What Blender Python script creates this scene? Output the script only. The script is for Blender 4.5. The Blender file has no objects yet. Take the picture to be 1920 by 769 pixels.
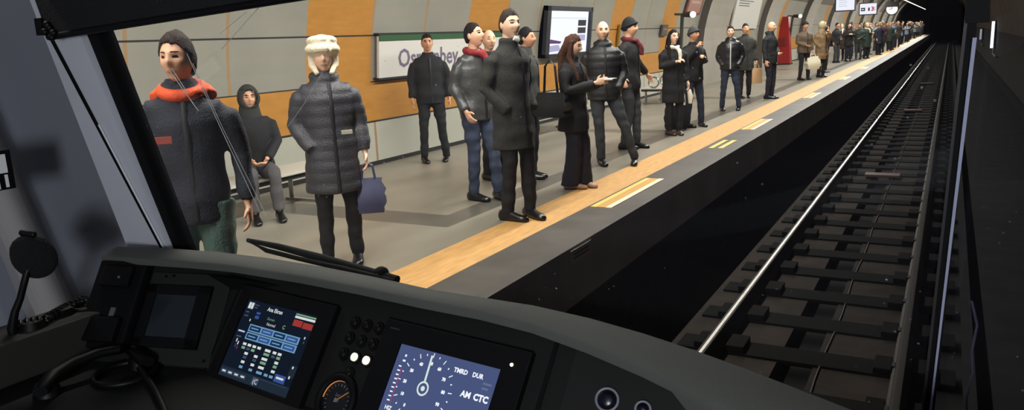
import bpy, bmesh, math, random
import numpy as np
from mathutils import Vector, Matrix, noise
PI = math.pi
rnd = random.Random(7)
SC = bpy.context.scene
COL = SC.collection

# ------------------------------------------------------------------ camera, world, exposure
EYE = 2.63                      # metres above the rail tops; the platform is at 1.03
PLAT = 1.03
F_PX = 1460.0
def _n(v): return v / np.linalg.norm(v)
FWD = _n(np.array([1785 - 960, 40 - 384.5, F_PX]))       # direction of the track in camera axes
_roll = math.atan(0.046)
_a, _b = math.sin(_roll), math.cos(_roll)
DWN = _n(np.array([_a, _b, -(_a * FWD[0] + _b * FWD[1]) / FWD[2]]))
RGT = np.cross(DWN, FWD)
cam_data = bpy.data.cameras.new('camera')
cam = bpy.data.objects.new('camera', cam_data); COL.objects.link(cam)
cam_data.sensor_width = 36; cam_data.lens = 36 * F_PX / 1920; cam_data.clip_start = 0.02; cam_data.clip_end = 400
cx = Vector((RGT[0], FWD[0], -DWN[0])); cy = -Vector((RGT[1], FWD[1], -DWN[1])); cz = -Vector((RGT[2], FWD[2], -DWN[2]))
m = Matrix((cx, cy, cz)).transposed().to_4x4(); m.translation = Vector((0, 0, EYE))
cam.matrix_world = m
SC.camera = cam
w = bpy.data.worlds.new('world'); SC.world = w; w.use_nodes = True
w.node_tree.nodes['Background'].inputs[0].default_value = (0.5, 0.55, 0.65, 1)
w.node_tree.nodes['Background'].inputs[1].default_value = 0.004
SC.view_settings.view_transform = 'Standard'; SC.view_settings.look = 'None'
SC.view_settings.gamma = 1; SC.view_settings.use_curve_mapping = False
SC.view_settings.exposure = 0.0
LAMP_W = 195.0                   # each platform luminaire
CAB_W = 75.0                    # fill lamp added in the cab behind the viewer
SC.cycles.max_bounces = 6; SC.cycles.diffuse_bounces = 3; SC.cycles.transparent_max_bounces = 12

def ray(px, py):
    v = np.array([px - 960, py - 384.5, F_PX]); return np.array([v @ RGT, v @ FWD, -(v @ DWN)])
C0 = np.array([0, 0, EYE])
def at_z(px, py, z):
    r = ray(px, py); return Vector(C0 + r * (z - EYE) / r[2])
def at_x(px, py, x):
    r = ray(px, py); return Vector(C0 + r * x / r[0])
def at_y(px, py, y):
    r = ray(px, py); return Vector(C0 + r * y / r[1])
WS_Y, WS_K, WS_Z = 1.5, 0.25, EYE - 0.55       # raked windscreen: y = WS_Y - K*(z-WS_Z)
def ws_y(z): return WS_Y - WS_K * (z - WS_Z)
def at_ws(px, py, off=0.0):
    r = ray(px, py); t = (WS_Y + off - WS_K * (EYE - WS_Z)) / (r[1] + WS_K * r[2]); return Vector(C0 + r * t)

# ------------------------------------------------------------------ materials
def lin(c):
    c = c / 255.0
    return c / 12.92 if c <= 0.04045 else ((c + 0.055) / 1.055) ** 2.4
MATS = {}
def mat(name, rgb, rough=0.6, metal=0.0, var=0.0, scale=8.0, bump=0.0, emit=None, spec=0.5, coord='Object', stretch=None, bscale=None):
    """rgb: sRGB 0-255; var: colour variation by noise; bump: noise bump strength"""
    if name in MATS: return MATS[name]
    M = bpy.data.materials.new(name); M.use_nodes = True; nt = M.node_tree
    bs = nt.nodes['Principled BSDF']
    col = (lin(rgb[0]), lin(rgb[1]), lin(rgb[2]), 1)
    bs.inputs['Base Color'].default_value = col
    bs.inputs['Roughness'].default_value = rough; bs.inputs['Metallic'].default_value = metal
    bs.inputs['Specular IOR Level'].default_value = spec
    if emit:
        bs.inputs['Emission Color'].default_value = col; bs.inputs['Emission Strength'].default_value = emit
    if var or bump:
        tc = nt.nodes.new('ShaderNodeTexCoord'); mp = nt.nodes.new('ShaderNodeMapping')
        nt.links.new(tc.outputs[coord], mp.inputs[0])
        if stretch: mp.inputs['Scale'].default_value = stretch
        nz = nt.nodes.new('ShaderNodeTexNoise'); nz.inputs['Scale'].default_value = scale; nz.inputs['Detail'].default_value = 5
        nt.links.new(mp.outputs[0], nz.inputs['Vector'])
        if var:
            cr = nt.nodes.new('ShaderNodeValToRGB')
            cr.color_ramp.elements[0].position = 0.3; cr.color_ramp.elements[1].position = 0.7
            cr.color_ramp.elements[0].color = tuple(c * (1 - var) for c in col[:3]) + (1,)
            cr.color_ramp.elements[1].color = tuple(min(1, c * (1 + var)) for c in col[:3]) + (1,)
            nt.links.new(nz.outputs['Fac'], cr.inputs[0]); nt.links.new(cr.outputs[0], bs.inputs['Base Color'])
        if bump:
            n2 = nz
            if bscale:
                n2 = nt.nodes.new('ShaderNodeTexNoise'); n2.inputs['Scale'].default_value = bscale
                nt.links.new(mp.outputs[0], n2.inputs['Vector'])
            bp = nt.nodes.new('ShaderNodeBump'); bp.inputs['Strength'].default_value = bump; bp.inputs['Distance'].default_value = 0.02
            nt.links.new(n2.outputs['Fac'], bp.inputs['Height']); nt.links.new(bp.outputs[0], bs.inputs['Normal'])
    MATS[name] = M
    return M
def emis(name, rgb, s):
    if name in MATS: return MATS[name]
    M = bpy.data.materials.new(name); M.use_nodes = True; nt = M.node_tree
    nt.nodes.remove(nt.nodes['Principled BSDF'])
    e = nt.nodes.new('ShaderNodeEmission'); e.inputs[0].default_value = (lin(rgb[0]), lin(rgb[1]), lin(rgb[2]), 1); e.inputs[1].default_value = s
    nt.links.new(e.outputs[0], nt.nodes['Material Output'].inputs[0]); MATS[name] = M
    return M

# ------------------------------------------------------------------ mesh helpers
class MB:
    def __init__(s, M=None):
        s.v = []; s.f = []; s.mi = []; s.M = M
    def add(s, vs, fs, mi=0):
        b = len(s.v)
        for p in vs:
            p = Vector(p); s.v.append(s.M @ p if s.M else p)
        for f in fs: s.f.append([b + i for i in f]); s.mi.append(mi)
    def box(s, a, b, mi=0, bev=0.0):
        x0, y0, z0 = (min(a[i], b[i]) for i in range(3)); x1, y1, z1 = (max(a[i], b[i]) for i in range(3))
        if bev <= 0:
            s.add([(x0,y0,z0),(x1,y0,z0),(x1,y1,z0),(x0,y1,z0),(x0,y0,z1),(x1,y0,z1),(x1,y1,z1),(x0,y1,z1)],
                  [(0,3,2,1),(4,5,6,7),(0,1,5,4),(1,2,6,5),(2,3,7,6),(3,0,4,7)], mi); return
        bm = bmesh.new(); vs = [bm.verts.new(p) for p in [(x0,y0,z0),(x1,y0,z0),(x1,y1,z0),(x0,y1,z0),(x0,y0,z1),(x1,y0,z1),(x1,y1,z1),(x0,y1,z1)]]
        for f in [(0,3,2,1),(4,5,6,7),(0,1,5,4),(1,2,6,5),(2,3,7,6),(3,0,4,7)]: bm.faces.new([vs[i] for i in f])
        bmesh.ops.bevel(bm, geom=list(bm.edges), offset=bev, segments=2, affect='EDGES', profile=0.7)
        bm.verts.index_update()
        s.add([v.co.copy() for v in bm.verts], [[v.index for v in f.verts] for f in bm.faces], mi); bm.free()
    def prism(s, pts, z0, z1, mi=0):
        n = len(pts)
        s.add([(p[0], p[1], z0) for p in pts] + [(p[0], p[1], z1) for p in pts],
              [list(range(n))[::-1], [n + i for i in range(n)]] + [(i, (i + 1) % n, n + (i + 1) % n, n + i) for i in range(n)], mi)
    def tube(s, path, radii, n=10, mi=0, ref=(1, 0, 0), caps=True):
        path = [Vector(p) for p in path]; k = len(path); vs = []
        for i, p in enumerate(path):
            t = (path[min(i + 1, k - 1)] - path[max(i - 1, 0)]).normalized()
            r = Vector(ref)
            if abs(t.dot(r)) > 0.92: r = Vector((0, 1, 0)) if abs(t.y) < 0.9 else Vector((0, 0, 1))
            a = (r - t * r.dot(t)).normalized(); b = t.cross(a)
            ra = radii[i] if isinstance(radii, (list, tuple)) else radii
            rx, ry = (ra if isinstance(ra, (list, tuple)) else (ra, ra))
            for j in range(n):
                w_ = 2 * PI * j / n; vs.append(p + a * rx * math.cos(w_) + b * ry * math.sin(w_))
        fs = [(i * n + j, i * n + (j + 1) % n, (i + 1) * n + (j + 1) % n, (i + 1) * n + j) for i in range(k - 1) for j in range(n)]
        if caps: fs += [list(range(n))[::-1], [(k - 1) * n + j for j in range(n)]]
        s.add(vs, fs, mi)
    def cyl(s, a, b, r, n=20, mi=0): s.tube([a, b], [r, r], n, mi)
    def ball(s, c, r, mi=0, nu=14, nv=8, fn=None):
        c = Vector(c); r = r if isinstance(r, (list, tuple)) else (r, r, r); vs = [c + Vector((0, 0, r[2]))]
        for i in range(1, nv):
            th = PI * i / nv
            for j in range(nu):
                ph = 2 * PI * j / nu
                vs.append(c + Vector((r[0] * math.sin(th) * math.cos(ph), r[1] * math.sin(th) * math.sin(ph), r[2] * math.cos(th))))
        vs.append(c - Vector((0, 0, r[2])))
        fs = [(0, 1 + j, 1 + (j + 1) % nu) for j in range(nu)]
        for i in range(nv - 2):
            for j in range(nu): fs.append((1 + i * nu + j, 1 + (i + 1) * nu + j, 1 + (i + 1) * nu + (j + 1) % nu, 1 + i * nu + (j + 1) % nu))
        L = len(vs) - 1
        fs += [(L, 1 + (nv - 2) * nu + (j + 1) % nu, 1 + (nv - 2) * nu + j) for j in range(nu)]
        if fn: vs = [fn(v) for v in vs]
        s.add(vs, fs, mi)
    def ring(s, c, R, r, ax=(0, 0, 1), n=28, mi=0, a0=0, a1=2 * PI):
        ax = Vector(ax).normalized(); u = ax.orthogonal().normalized(); v = ax.cross(u); c = Vector(c)
        full = abs(a1 - a0 - 2 * PI) < 1e-6
        pts = [c + u * R * math.cos(a0 + (a1 - a0) * i / n) + v * R * math.sin(a0 + (a1 - a0) * i / n) for i in range(n + 1)]
        s.tube(pts, r, 8, mi, ref=ax, caps=not full)
    def text(s, txt, x, y, size, mi=0, z=0.0, align='LEFT', sx=1.0, bold=0.0, flip=1):
        cu = bpy.data.curves.new('t', 'FONT'); cu.body = txt; cu.size = size; cu.align_x = align; cu.offset = bold; cu.resolution_u = 2
        o = bpy.data.objects.new('t', cu); COL.objects.link(o); dg = bpy.context.evaluated_depsgraph_get(); dg.update()
        me = bpy.data.meshes.new_from_object(o.evaluated_get(dg))
        s.add([(x + v.co.x * sx, y + v.co.y * flip, z) for v in me.vertices], [list(p.vertices) for p in me.polygons], mi)
        bpy.data.objects.remove(o); bpy.data.curves.remove(cu); bpy.data.meshes.remove(me)
    def mesh(s, name):
        me = bpy.data.meshes.new(name); me.from_pydata(s.v, [], s.f); me.update()
        me.polygons.foreach_set('material_index', s.mi); return me
    def build(s, name, mats, parent=None, smooth=False, fix=True):
        me = s.mesh(name)
        if fix or smooth:
            bm = bmesh.new(); bm.from_mesh(me)
            if smooth: bmesh.ops.remove_doubles(bm, verts=bm.verts, dist=1e-5)
            if fix: bmesh.ops.recalc_face_normals(bm, faces=bm.faces); bm.to_mesh(me); bm.free()
        return link(name, me, mats, parent, smooth)
MB_each = None
def build_each(mb, name, mats, parent=None, smooth=False):
    n = len(mb.v); par = list(range(n))
    def fd(a):
        while par[a] != a: par[a] = par[par[a]]; a = par[a]
        return a
    for f in mb.f:
        for i in f[1:]: par[fd(i)] = fd(f[0])
    gr = {}
    for k, f in enumerate(mb.f): gr.setdefault(fd(f[0]), []).append(k)
    out = []
    for ks in gr.values():
        m2 = MB(); idx = {}
        for k in ks:
            for i in mb.f[k]:
                if i not in idx: idx[i] = len(m2.v); m2.v.append(mb.v[i])
            m2.f.append([idx[i] for i in mb.f[k]]); m2.mi.append(mb.mi[k])
        out.append(m2.build(name, mats, parent, smooth))
    return out
MB.each = lambda s, name, mats, parent=None, smooth=False: build_each(s, name, mats, parent, smooth)
def link(name, me, mats, parent=None, smooth=False):
    for mm in (mats if isinstance(mats, (list, tuple)) else [mats]): me.materials.append(mm)
    if smooth:
        me.polygons.foreach_set('use_smooth', [True] * len(me.polygons))
        try: me.set_sharp_from_angle(angle=math.radians(50))
        except Exception: pass
    o = bpy.data.objects.new(name, me); COL.objects.link(o)
    if parent is not None: o.parent = parent
    return o
def tag(o, label, cat, group=None):
    o['label'] = label; o['category'] = cat
    if group: o['group'] = group
    return o
def thing(name, label, cat, loc=(0, 0, 0), rz=0, group=None):
    o = bpy.data.objects.new(name, None); COL.objects.link(o); o.empty_display_size = 0.1
    o.location = loc; o.rotation_euler = (0, 0, rz); return tag(o, label, cat, group)
def struct(o): o['kind'] = 'structure'; return o
def local(root, mb):
    """turn world-space builder vertices into the root's space"""
    bpy.context.view_layer.update(); inv = root.matrix_world.inverted(); mb.v = [inv @ v for v in mb.v]; return mb
def copy_thing(root, loc, rz=None, label=None, group=None):
    r = root.copy(); COL.objects.link(r); r.location = loc
    if rz is not None: r.rotation_euler = (0, 0, rz)
    if label: r['label'] = label
    if group: r['group'] = group
    for ch in list(root.children):
        c = ch.copy(); COL.objects.link(c); c.parent = r
        for g in ch.children:
            d = g.copy(); COL.objects.link(d); d.parent = c
    return r

# ------------------------------------------------------------------ station shell
M_floor = mat('light_granite', (134, 128, 115), 0.42, var=0.16, scale=2.2, stretch=(1.0, 0.35, 1), bump=0.0)
M_floor_dark = mat('grey_granite_band', (88, 85, 78), 0.34, var=0.14, scale=3)
M_edge = mat('dark_granite_edge', (84, 79, 74), 0.5, spec=.3, var=0.25, scale=2.5)
M_yellow = mat('tactile_yellow', (206, 158, 96), 0.55, var=0.14, scale=5, stretch=(6, 1, 1), bump=0.0)
M_pad = mat('bright_yellow_paint', (240, 206, 108), 0.5)
M_pad2 = mat('cream_paint', (246, 232, 196), 0.5)
M_concrete = mat('grey_concrete', (126, 120, 112), 0.8, var=0.2, scale=3, bump=0.2)
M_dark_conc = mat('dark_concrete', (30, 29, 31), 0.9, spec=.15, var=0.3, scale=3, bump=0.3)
M_track = mat('trackbed_concrete', (42, 36, 32), 0.9, spec=.15, var=0.35, scale=2.6, bump=0.4, bscale=14)
M_sleeper = mat('sooty_sleeper', (8, 8, 8), 0.9, spec=.1, var=0.3, scale=5, bump=0.3)
M_pan_white = mat('white_enamel_panel', (182, 182, 170), 0.35, var=0.05, scale=1.5)
M_pan_grey = mat('grey_wall_panel', (148, 146, 136), 0.4, var=0.07, scale=1.2)
M_orange = mat('ochre_panel', (186, 130, 56), 0.4, var=0.08, scale=4, stretch=(1, 1, 5))
M_joint = mat('tan_joint', (158, 128, 92), 0.6)
M_seam = mat('black_seam', (26, 26, 24), 0.7)
M_ceil = mat('vault_ceiling', (92, 84, 74), 0.7, var=0.25, scale=0.6)
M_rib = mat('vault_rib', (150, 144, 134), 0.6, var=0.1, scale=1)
M_tunnel = mat('tunnel_wall', (27, 24, 23), 0.75, var=0.3, scale=0.9, bump=0.3)

XL, XR, RAD, ZC = -6.9, 2.2, 4.55, 2.0
XC = (XL + XR) / 2
def prof(z, side=-1, inset=0.0):
    return XC + side * (math.sqrt(max((RAD - inset) ** 2 - (z - ZC) ** 2, 0)) if z > ZC else RAD - inset)
Y0, Y1 = -6.0, 134.0

# platform (floor) built of inlaid strips
fl = MB()
def slab(x0, x1, y0, y1, mi, z=PLAT): fl.add([(x0, y0, z), (x1, y0, z), (x1, y1, z), (x0, y1, z)], [(0, 1, 2, 3)], mi)
xs = [XL, -6.35, -4.12, -3.84, -3.45]
ysegs = [Y0, 0.6, 5.62, 6.05]
y = 6.05
while y < Y1: ysegs += [y + 6.4, y + 6.85]; y += 6.85
ysegs = [v for v in ysegs if v < Y1] + [Y1]
for i in range(len(ysegs) - 1):
    a, b = ysegs[i], ysegs[i + 1]; lateral = (b - a) < 0.6
    for j in range(4):
        if j == 2: mi = 1 if a >= 5.6 else 0
        elif j == 1 and lateral: mi = 1
        else: mi = 0
        slab(xs[j], xs[j + 1], a, b, mi)
slab(-3.45, -2.99, Y0, Y1, 2); slab(-2.99, -2.5, Y0, Y1, 3)
o = fl.build('floor', [M_floor, M_floor_dark, M_yellow, M_edge], fix=False); struct(o)
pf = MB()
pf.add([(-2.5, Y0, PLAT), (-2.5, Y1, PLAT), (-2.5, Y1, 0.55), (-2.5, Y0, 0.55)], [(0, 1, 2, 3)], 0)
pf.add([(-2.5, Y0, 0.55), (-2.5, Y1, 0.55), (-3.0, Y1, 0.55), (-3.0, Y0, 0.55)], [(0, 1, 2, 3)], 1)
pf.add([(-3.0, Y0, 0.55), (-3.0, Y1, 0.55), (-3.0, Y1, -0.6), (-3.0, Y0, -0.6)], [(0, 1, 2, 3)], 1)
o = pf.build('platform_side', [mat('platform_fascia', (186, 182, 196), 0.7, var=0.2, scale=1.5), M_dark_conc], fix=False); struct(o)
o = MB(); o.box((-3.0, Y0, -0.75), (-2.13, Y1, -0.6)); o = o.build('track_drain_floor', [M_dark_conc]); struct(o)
tb = MB()
tb.box((-2.13, Y0, -0.75), (-1.16, Y1, -0.21)); tb.box((-0.86, Y0, -0.75), (-0.02, Y1, -0.21)); tb.box((-0.02, Y0, -0.75), (0.35, Y1, -0.26), 1); tb.box((-1.16, Y0, -0.75), (-0.86, Y1, -0.36), 1)
o = tb.build('trackbed', [M_track, M_dark_conc]); struct(o)
o = MB(); o.box((0.35, Y0, -0.75), (2.2, Y1, -0.42)); o = o.build('track_walkway', [M_dark_conc]); struct(o)

# left wall with its panels: every face belongs to one panel, joints are narrow faces
wl = MB()
mod = 1.225; jw = 0.045
zb = [1.03, 1.09, 1.625, 1.65, 2.17, 2.185, 2.785, 2.805, 3.35, 3.9]
def wall_mat(k, zi):
    col_ = k in (0, 3, 8, 11, 19, 24, 31, 36, 44, 52, 60, 70)
    if zi == 0 or zi == 2 or zi == 6: return 3
    if zi == 1: return 0
    if zi in (3,): return 2
    if zi == 4: return 2 if col_ else 3
    return 2 if col_ else 1
k0 = int((Y0 - 7.25) / mod) - 1; k1 = int((Y1 - 7.25) / mod)
for k in range(k0, k1):
    ya, yb = 7.25 + k * mod, 7.25 + (k + 1) * mod
    for zi in range(len(zb) - 1):
        z0_, z1_ = zb[zi], zb[zi + 1]; n = 1 if z1_ <= 2.2 else 3
        for q in range(n):
            za = z0_ + (z1_ - z0_) * q / n; zc = z0_ + (z1_ - z0_) * (q + 1) / n
            for (a, b, jt) in ((ya, ya + jw, True), (ya + jw, yb, False)):
                mi = wall_mat(k, zi)
                if jt and mi != 3: mi = 4 if mi != 2 else 2
                wl.add([(prof(za), a, za), (prof(za), b, za), (prof(zc), b, zc), (prof(zc), a, zc)], [(0, 1, 2, 3)], mi)
o = wl.build('wall_left', [M_pan_white, M_pan_grey, M_orange, M_seam, M_joint], fix=False); struct(o)
ce = MB()
zt = math.asin((3.9 - ZC) / RAD)
ang = [PI - zt - (PI - zt) * i / 30 for i in range(31)]
for i in range(30):
    a, b = ang[i], ang[i + 1]
    ce.add([(XC + RAD * math.cos(t), yy, ZC + RAD * math.sin(t)) for t, yy in ((a, Y0), (a, Y1), (b, Y1), (b, Y0))], [(0, 1, 2, 3)], 0)
o = ce.build('ceiling', [M_ceil], smooth=True, fix=False); struct(o)
wr = MB(); wr.add([(XR, Y0, ZC), (XR, Y1, ZC), (XR, Y1, -0.6), (XR, Y0, -0.6)], [(0, 1, 2, 3)], 0)
wr.box((XR - 0.1, Y0, -0.42), (XR, Y1, -0.1), 1)
o = wr.build('wall_right', [M_tunnel, M_dark_conc], fix=False); struct(o)
# far end wall with the black running tunnel
we = MB(); we.box((XL, Y1, -0.7), (-2.6, Y1 + 0.4, 6.6)); we.box((0.9, Y1, -0.7), (XR, Y1 + 0.4, 6.6)); we.box((-2.6, Y1, 3.6), (0.9, Y1 + 0.4, 6.6))
we.box((-2.6, Y1 + 25, -0.7), (0.9, Y1 + 25.3, 3.6), 1); we.box((-2.8, Y1, -0.7), (-2.6, Y1 + 25, 3.6), 1); we.box((0.9, Y1, -0.7), (1.1, Y1 + 25, 3.6), 1); we.box((-2.8, Y1 + .4, 3.6), (1.1, Y1 + 25, 3.8), 1)
o = we.build('wall_end', [M_tunnel, M_dark_conc]); struct(o)
we = MB(); we.box((XL, Y0 - 0.3, -0.75), (XR, Y0, 6.6)); o = we.build('wall_back', [M_tunnel]); struct(o)
# vault ribs
for n_, (ya, yb) in enumerate(((24.3, 27.0), (33.2, 36.0), (43.2, 46.0), (53.2, 56), (63.2, 66), (73.2, 76), (83.2, 86), (93.2, 96), (103.2, 106), (113.2, 116))):
    rb = MB(); R1 = RAD - 0.22; prev = None
    pts = [(XC - R1, 1.03), (XC - R1, 1.5)] + [(XC + R1 * math.cos(PI - PI * 0.62 * i / 22), ZC + R1 * math.sin(PI - PI * 0.62 * i / 22)) for i in range(23)]
    outr = [(XC - RAD, 1.03), (XC - RAD, 1.5)] + [(XC + RAD * math.cos(PI - PI * 0.62 * i / 22), ZC + RAD * math.sin(PI - PI * 0.62 * i / 22)) for i in range(23)]
    for i in range(len(pts) - 1):
        (x0, z0), (x1, z1) = pts[i], pts[i + 1]; (u0, w0), (u1, w1) = outr[i], outr[i + 1]
        rb.add([(x0, ya, z0), (x0, yb, z0), (x1, yb, z1), (x1, ya, z1)], [(0, 1, 2, 3)], 0)
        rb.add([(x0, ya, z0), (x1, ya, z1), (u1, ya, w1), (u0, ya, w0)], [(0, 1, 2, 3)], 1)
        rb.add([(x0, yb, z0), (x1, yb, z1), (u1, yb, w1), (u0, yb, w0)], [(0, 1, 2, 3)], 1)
    o = rb.build('trim_%d' % (n_ + 1), [M_rib, mat('rib_side_shade', (88, 84, 78), 0.7)], fix=False); struct(o)  # rib sides darker than the face: their shade is put into the colour

# rails, sleepers, plates
M_railside = mat('rusty_rail_side', (34, 27, 23), 0.6, metal=0.6, var=0.3, scale=6)
M_railtop = mat('polished_rail_head', (205, 200, 196), 0.22, metal=1.0)
M_railtop2 = mat('dull_rail_head', (40, 35, 31), 0.45, metal=1.0)
def rail(x, lab, top):
    sec = [(-.07, -.17), (.07, -.17), (.07, -.155), (.012, -.13), (.012, -.045), (.035, -.035), (.035, -.006), (.030, -.001), (.013, 0), (-.013, 0), (-.030, -.001), (-.035, -.006), (-.035, -.035), (-.012, -.045), (-.012, -.13), (-.07, -.155)]
    mb = MB(); n = len(sec)
    vs = [(x + a, Y0, b) for a, b in sec] + [(x + a, Y1 + 20, b) for a, b in sec]
    for i in range(n): mb.add([vs[i], vs[(i + 1) % n], vs[n + (i + 1) % n], vs[n + i]], [(0, 1, 2, 3)], 1 if sec[i][1] == 0 and sec[(i + 1) % n][1] == 0 else 0)
    mb.add(vs[:n], [list(range(n))], 0)
    tag(mb.build('rail', [M_railside, top]), lab, 'rail')
rail(-1.69, 'shiny running rail on the platform side of the track', M_railtop)
rail(-0.19, 'dull running rail on the tunnel-wall side of the track', M_railtop2)
sl = thing('sleeper', 'sooty concrete sleeper under the two rails, one of the evenly spaced row', 'sleeper', (0, 2.45, -0.21), 0, 'sleepers of the track')
mb = MB(); mb.box((-2.06, -.16, -.02), (0.2, .16, 0.022), 0, 0.01); mb.build('beam', [M_sleeper], sl)
for xx in (-1.69, -0.19):
    mb = MB(); mb.box((xx - .21, -.15, .02), (xx - .075, .15, .075), 0, .012); mb.box((xx + .075, -.15, .02), (xx + .24, .15, .085), 0, .012); mb.box((xx - .1, -.1, .02), (xx + .1, .1, .04), 0)
    mb.build('rail_seat', [mat('rail_seat_block', (11, 10, 10), .9, spec=.1, var=.3, scale=9)], sl)
    mb = MB(); mb.box((xx - .1, -.05, .04), (xx - .05, .05, .07)); mb.box((xx + .05, -.05, .04), (xx + .1, .05, .07)); mb.each('rail_clip', [M_railside], sl)
i = 1
while 2.45 + 0.87 * i < 128:
    copy_thing(sl, (0, 2.45 + 0.87 * i, -0.21)); i += 1
for (px, py, w_, lab) in ((1655, 325, .3, 'rust-brown plate between the rails, nearest of the plates in the trackbed'), (1712, 205, .26, 'thin pale plate between the rails in middle distance'), (1738, 155, .26, 'small pale plate between the rails far down the track')):
    p = at_z(px, py, -.12); mb = MB(); mb.box((p.x - w_, p.y - .14, -.175), (p.x + w_, p.y + .14, -.13), 0, .01)
    tag(mb.build('track_plate', [mat('rust_plate', (74, 46, 33), .6, var=.2, scale=6)]), lab, 'plate')
mb = MB(); pts = []
for i in range(60): pts.append((-0.80 + .012 * math.sin(i * 1.3), 2.0 + i * 0.55, -.195))
mb.tube(pts, .007, 6); tag(mb.build('track_cable', [mat('grey_cable', (40, 38, 37), .6)], smooth=True), 'thin grey cable lying along the middle of the trackbed', 'cable')

# painted boarding marks on the dark platform edge
def edge_mark(y0_, y1_, lab):
    mb = MB(); z = PLAT
    mb.box((-2.955, y0_, z), (-2.90, y1_, z + .006), 0); mb.box((-2.90, y0_, z), (-2.80, y1_, z + .005), 1); mb.box((-2.80, y0_, z), (-2.74, y1_, z + .006), 2)
    tag(mb.build('boarding_mark', [M_pad, mat('ochre_paint', (205, 158, 84), .5), M_pad2]), lab, 'marking')
edge_mark(6.8, 8.4, 'long yellow and cream boarding mark on the dark edge, nearest to the train')
edge_mark(13.1, 14.7, 'yellow boarding mark on the dark edge, second from the train')
edge_mark(19.3, 20.9, 'small yellow boarding mark on the dark edge beyond the black-suited bald man')
edge_mark(26, 27.6, 'distant yellow boarding mark beside the man with the white bag')
edge_mark(32.3, 33.9, 'far yellow boarding mark on the dark edge before the crowd')
for (xa, lab) in ((-2.87, 'short yellow dash on the dark edge, nearer the tactile strip'), (-2.74, 'short yellow dash on the dark edge, nearer the track')):
    mb = MB(); mb.box((xa - .035, 10.9, PLAT), (xa + .035, 11.75, PLAT + .006)); tag(mb.build('edge_dash', [M_pad]), lab, 'marking')
a_ = at_x(1070, 500, -2.5); b_ = at_x(1105, 458, -2.5)
mb = MB(); mb.box((-2.5, a_.y, .895), (-2.492, b_.y + .02, 1.005), 0); mb.box((-2.492, a_.y + .04, .93), (-2.490, b_.y - .03, .945), 1); mb.box((-2.492, a_.y + .04, .96), (-2.490, b_.y - .03, .975), 1)
tag(mb.build('fascia_plate', [mat('pale_plate', (205, 202, 200), .5), M_concrete]), 'small pale plate fixed on the platform side below the edge', 'plate')

# ------------------------------------------------------------------ station furniture
# name sign
sg = thing('station_sign', 'long white station name board with green top stripe on the near wall', 'sign', (prof(2.5), 8.55, 2.23))
def wallM(y, z, dy=0.0):
    """frame on the left wall: local x = along +Y, local y = up the wall, local z = out of the wall"""
    x = prof(z); x2 = prof(z + .4); up = Vector((x2 - x, 0, .4)).normalized(); al = Vector((0, 1, 0)); out = al.cross(up)
    M_ = Matrix((al, up, out)).transposed().to_4x4(); M_.translation = Vector((x, y, z)); return M_
WM = wallM(8.55, 2.23)
mb = MB(WM); mb.box((0, 0, .05), (3.5, .56, .09)); local(sg, mb).build('panel', [mat('sign_white', (216, 213, 208), .45)], sg)
mb = MB(WM); mb.box((0, .50, .09), (3.5, .575, .105)); local(sg, mb).build('top_stripe', [mat('sign_green', (30, 84, 40), .5)], sg)
mb = MB(WM); mb.text('Osmanbey', 0.42, .13, .36, z=.094, sx=1.0, bold=.006); local(sg, mb).build('lettering', [mat('sign_lilac', (112, 104, 130), .5)], sg)
mb = MB(WM); mb.box((-.02, -.03, 0.0), (3.52, 0, .1)); mb.box((-.02, .575, 0), (3.52, .60, .1)); local(sg, mb).build('frame', [M_seam], sg)
# advertising screen
WM = wallM(13.5, 2.30)
sg = thing('advertising_screen', 'bright portrait advertising screen in dark frame on the wall behind the brown-haired woman', 'screen', (prof(2.3), 14.5, 2.3))
W_, H_ = 2.15, .98
mb = MB(WM); mb.box((0, 0, 0), (W_, .07, .16)); mb.box((0, H_ - .09, 0), (W_, H_, .16)); mb.box((0, 0, 0), (.16, H_, .16)); mb.box((W_ - .1, 0, 0), (W_, H_, .16)); mb.box((0, 0, 0), (W_, H_, .08))
local(sg, mb).build('frame', [mat('navy_black_frame', (34, 36, 46), .4)], sg)
mb = MB(WM); mb.box((.16, .07, .08), (W_ - .1, H_ - .09, .1), 0)
mb.box((.2, .75, .1), (1.95, .757, .103), 1)
for i in range(3): mb.box((1.55, .60 - i * .15, .1), (1.95, .72 - i * .15, .103), 2 if i < 2 else 3)
mb.add([(.18, .27, .102), (.75, .26, .102), (.8, .30, .102), (.18, .36, .102)], [(0, 1, 2, 3)], 4); mb.add([(.18, .10, .102), (.8, .12, .102), (.68, .24, .102), (.18, .22, .102)], [(0, 1, 2, 3)], 3)
local(sg, mb).build('picture', [emis('screen_white', (236, 240, 252), 1.3), emis('screen_line', (190, 200, 205), .8), emis('screen_grey', (96, 92, 96), .7), emis('screen_lilac', (205, 200, 235), .85), emis('screen_purple', (128, 88, 140), .8)], sg)
# notice board between the ribs
WM = wallM(28.2, 2.72)
sg = thing('notice_board', 'tall pale notice board with lines of text between two vault ribs', 'board', (prof(2.7), 30, 2.7))
mb = MB(WM); mb.box((0, 0, .03), (4.1, 2.0, .09)); local(sg, mb).build('panel', [mat('board_white', (196, 194, 188), .5)], sg)
mb = MB(WM)
for i in range(12):
    yy = 1.85 - i * .085 - (.1 if i > 3 else 0); mb.box((.4 if i % 4 else .3, yy, .09), (.4 + rnd.uniform(1.5, 3.2), yy + .03, .094))
mb.box((.2, 1.2, .09), (3.9, 1.225, .094)); local(sg, mb).build('text_lines', [mat('board_grey', (70, 70, 70), .6)], sg)
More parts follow.
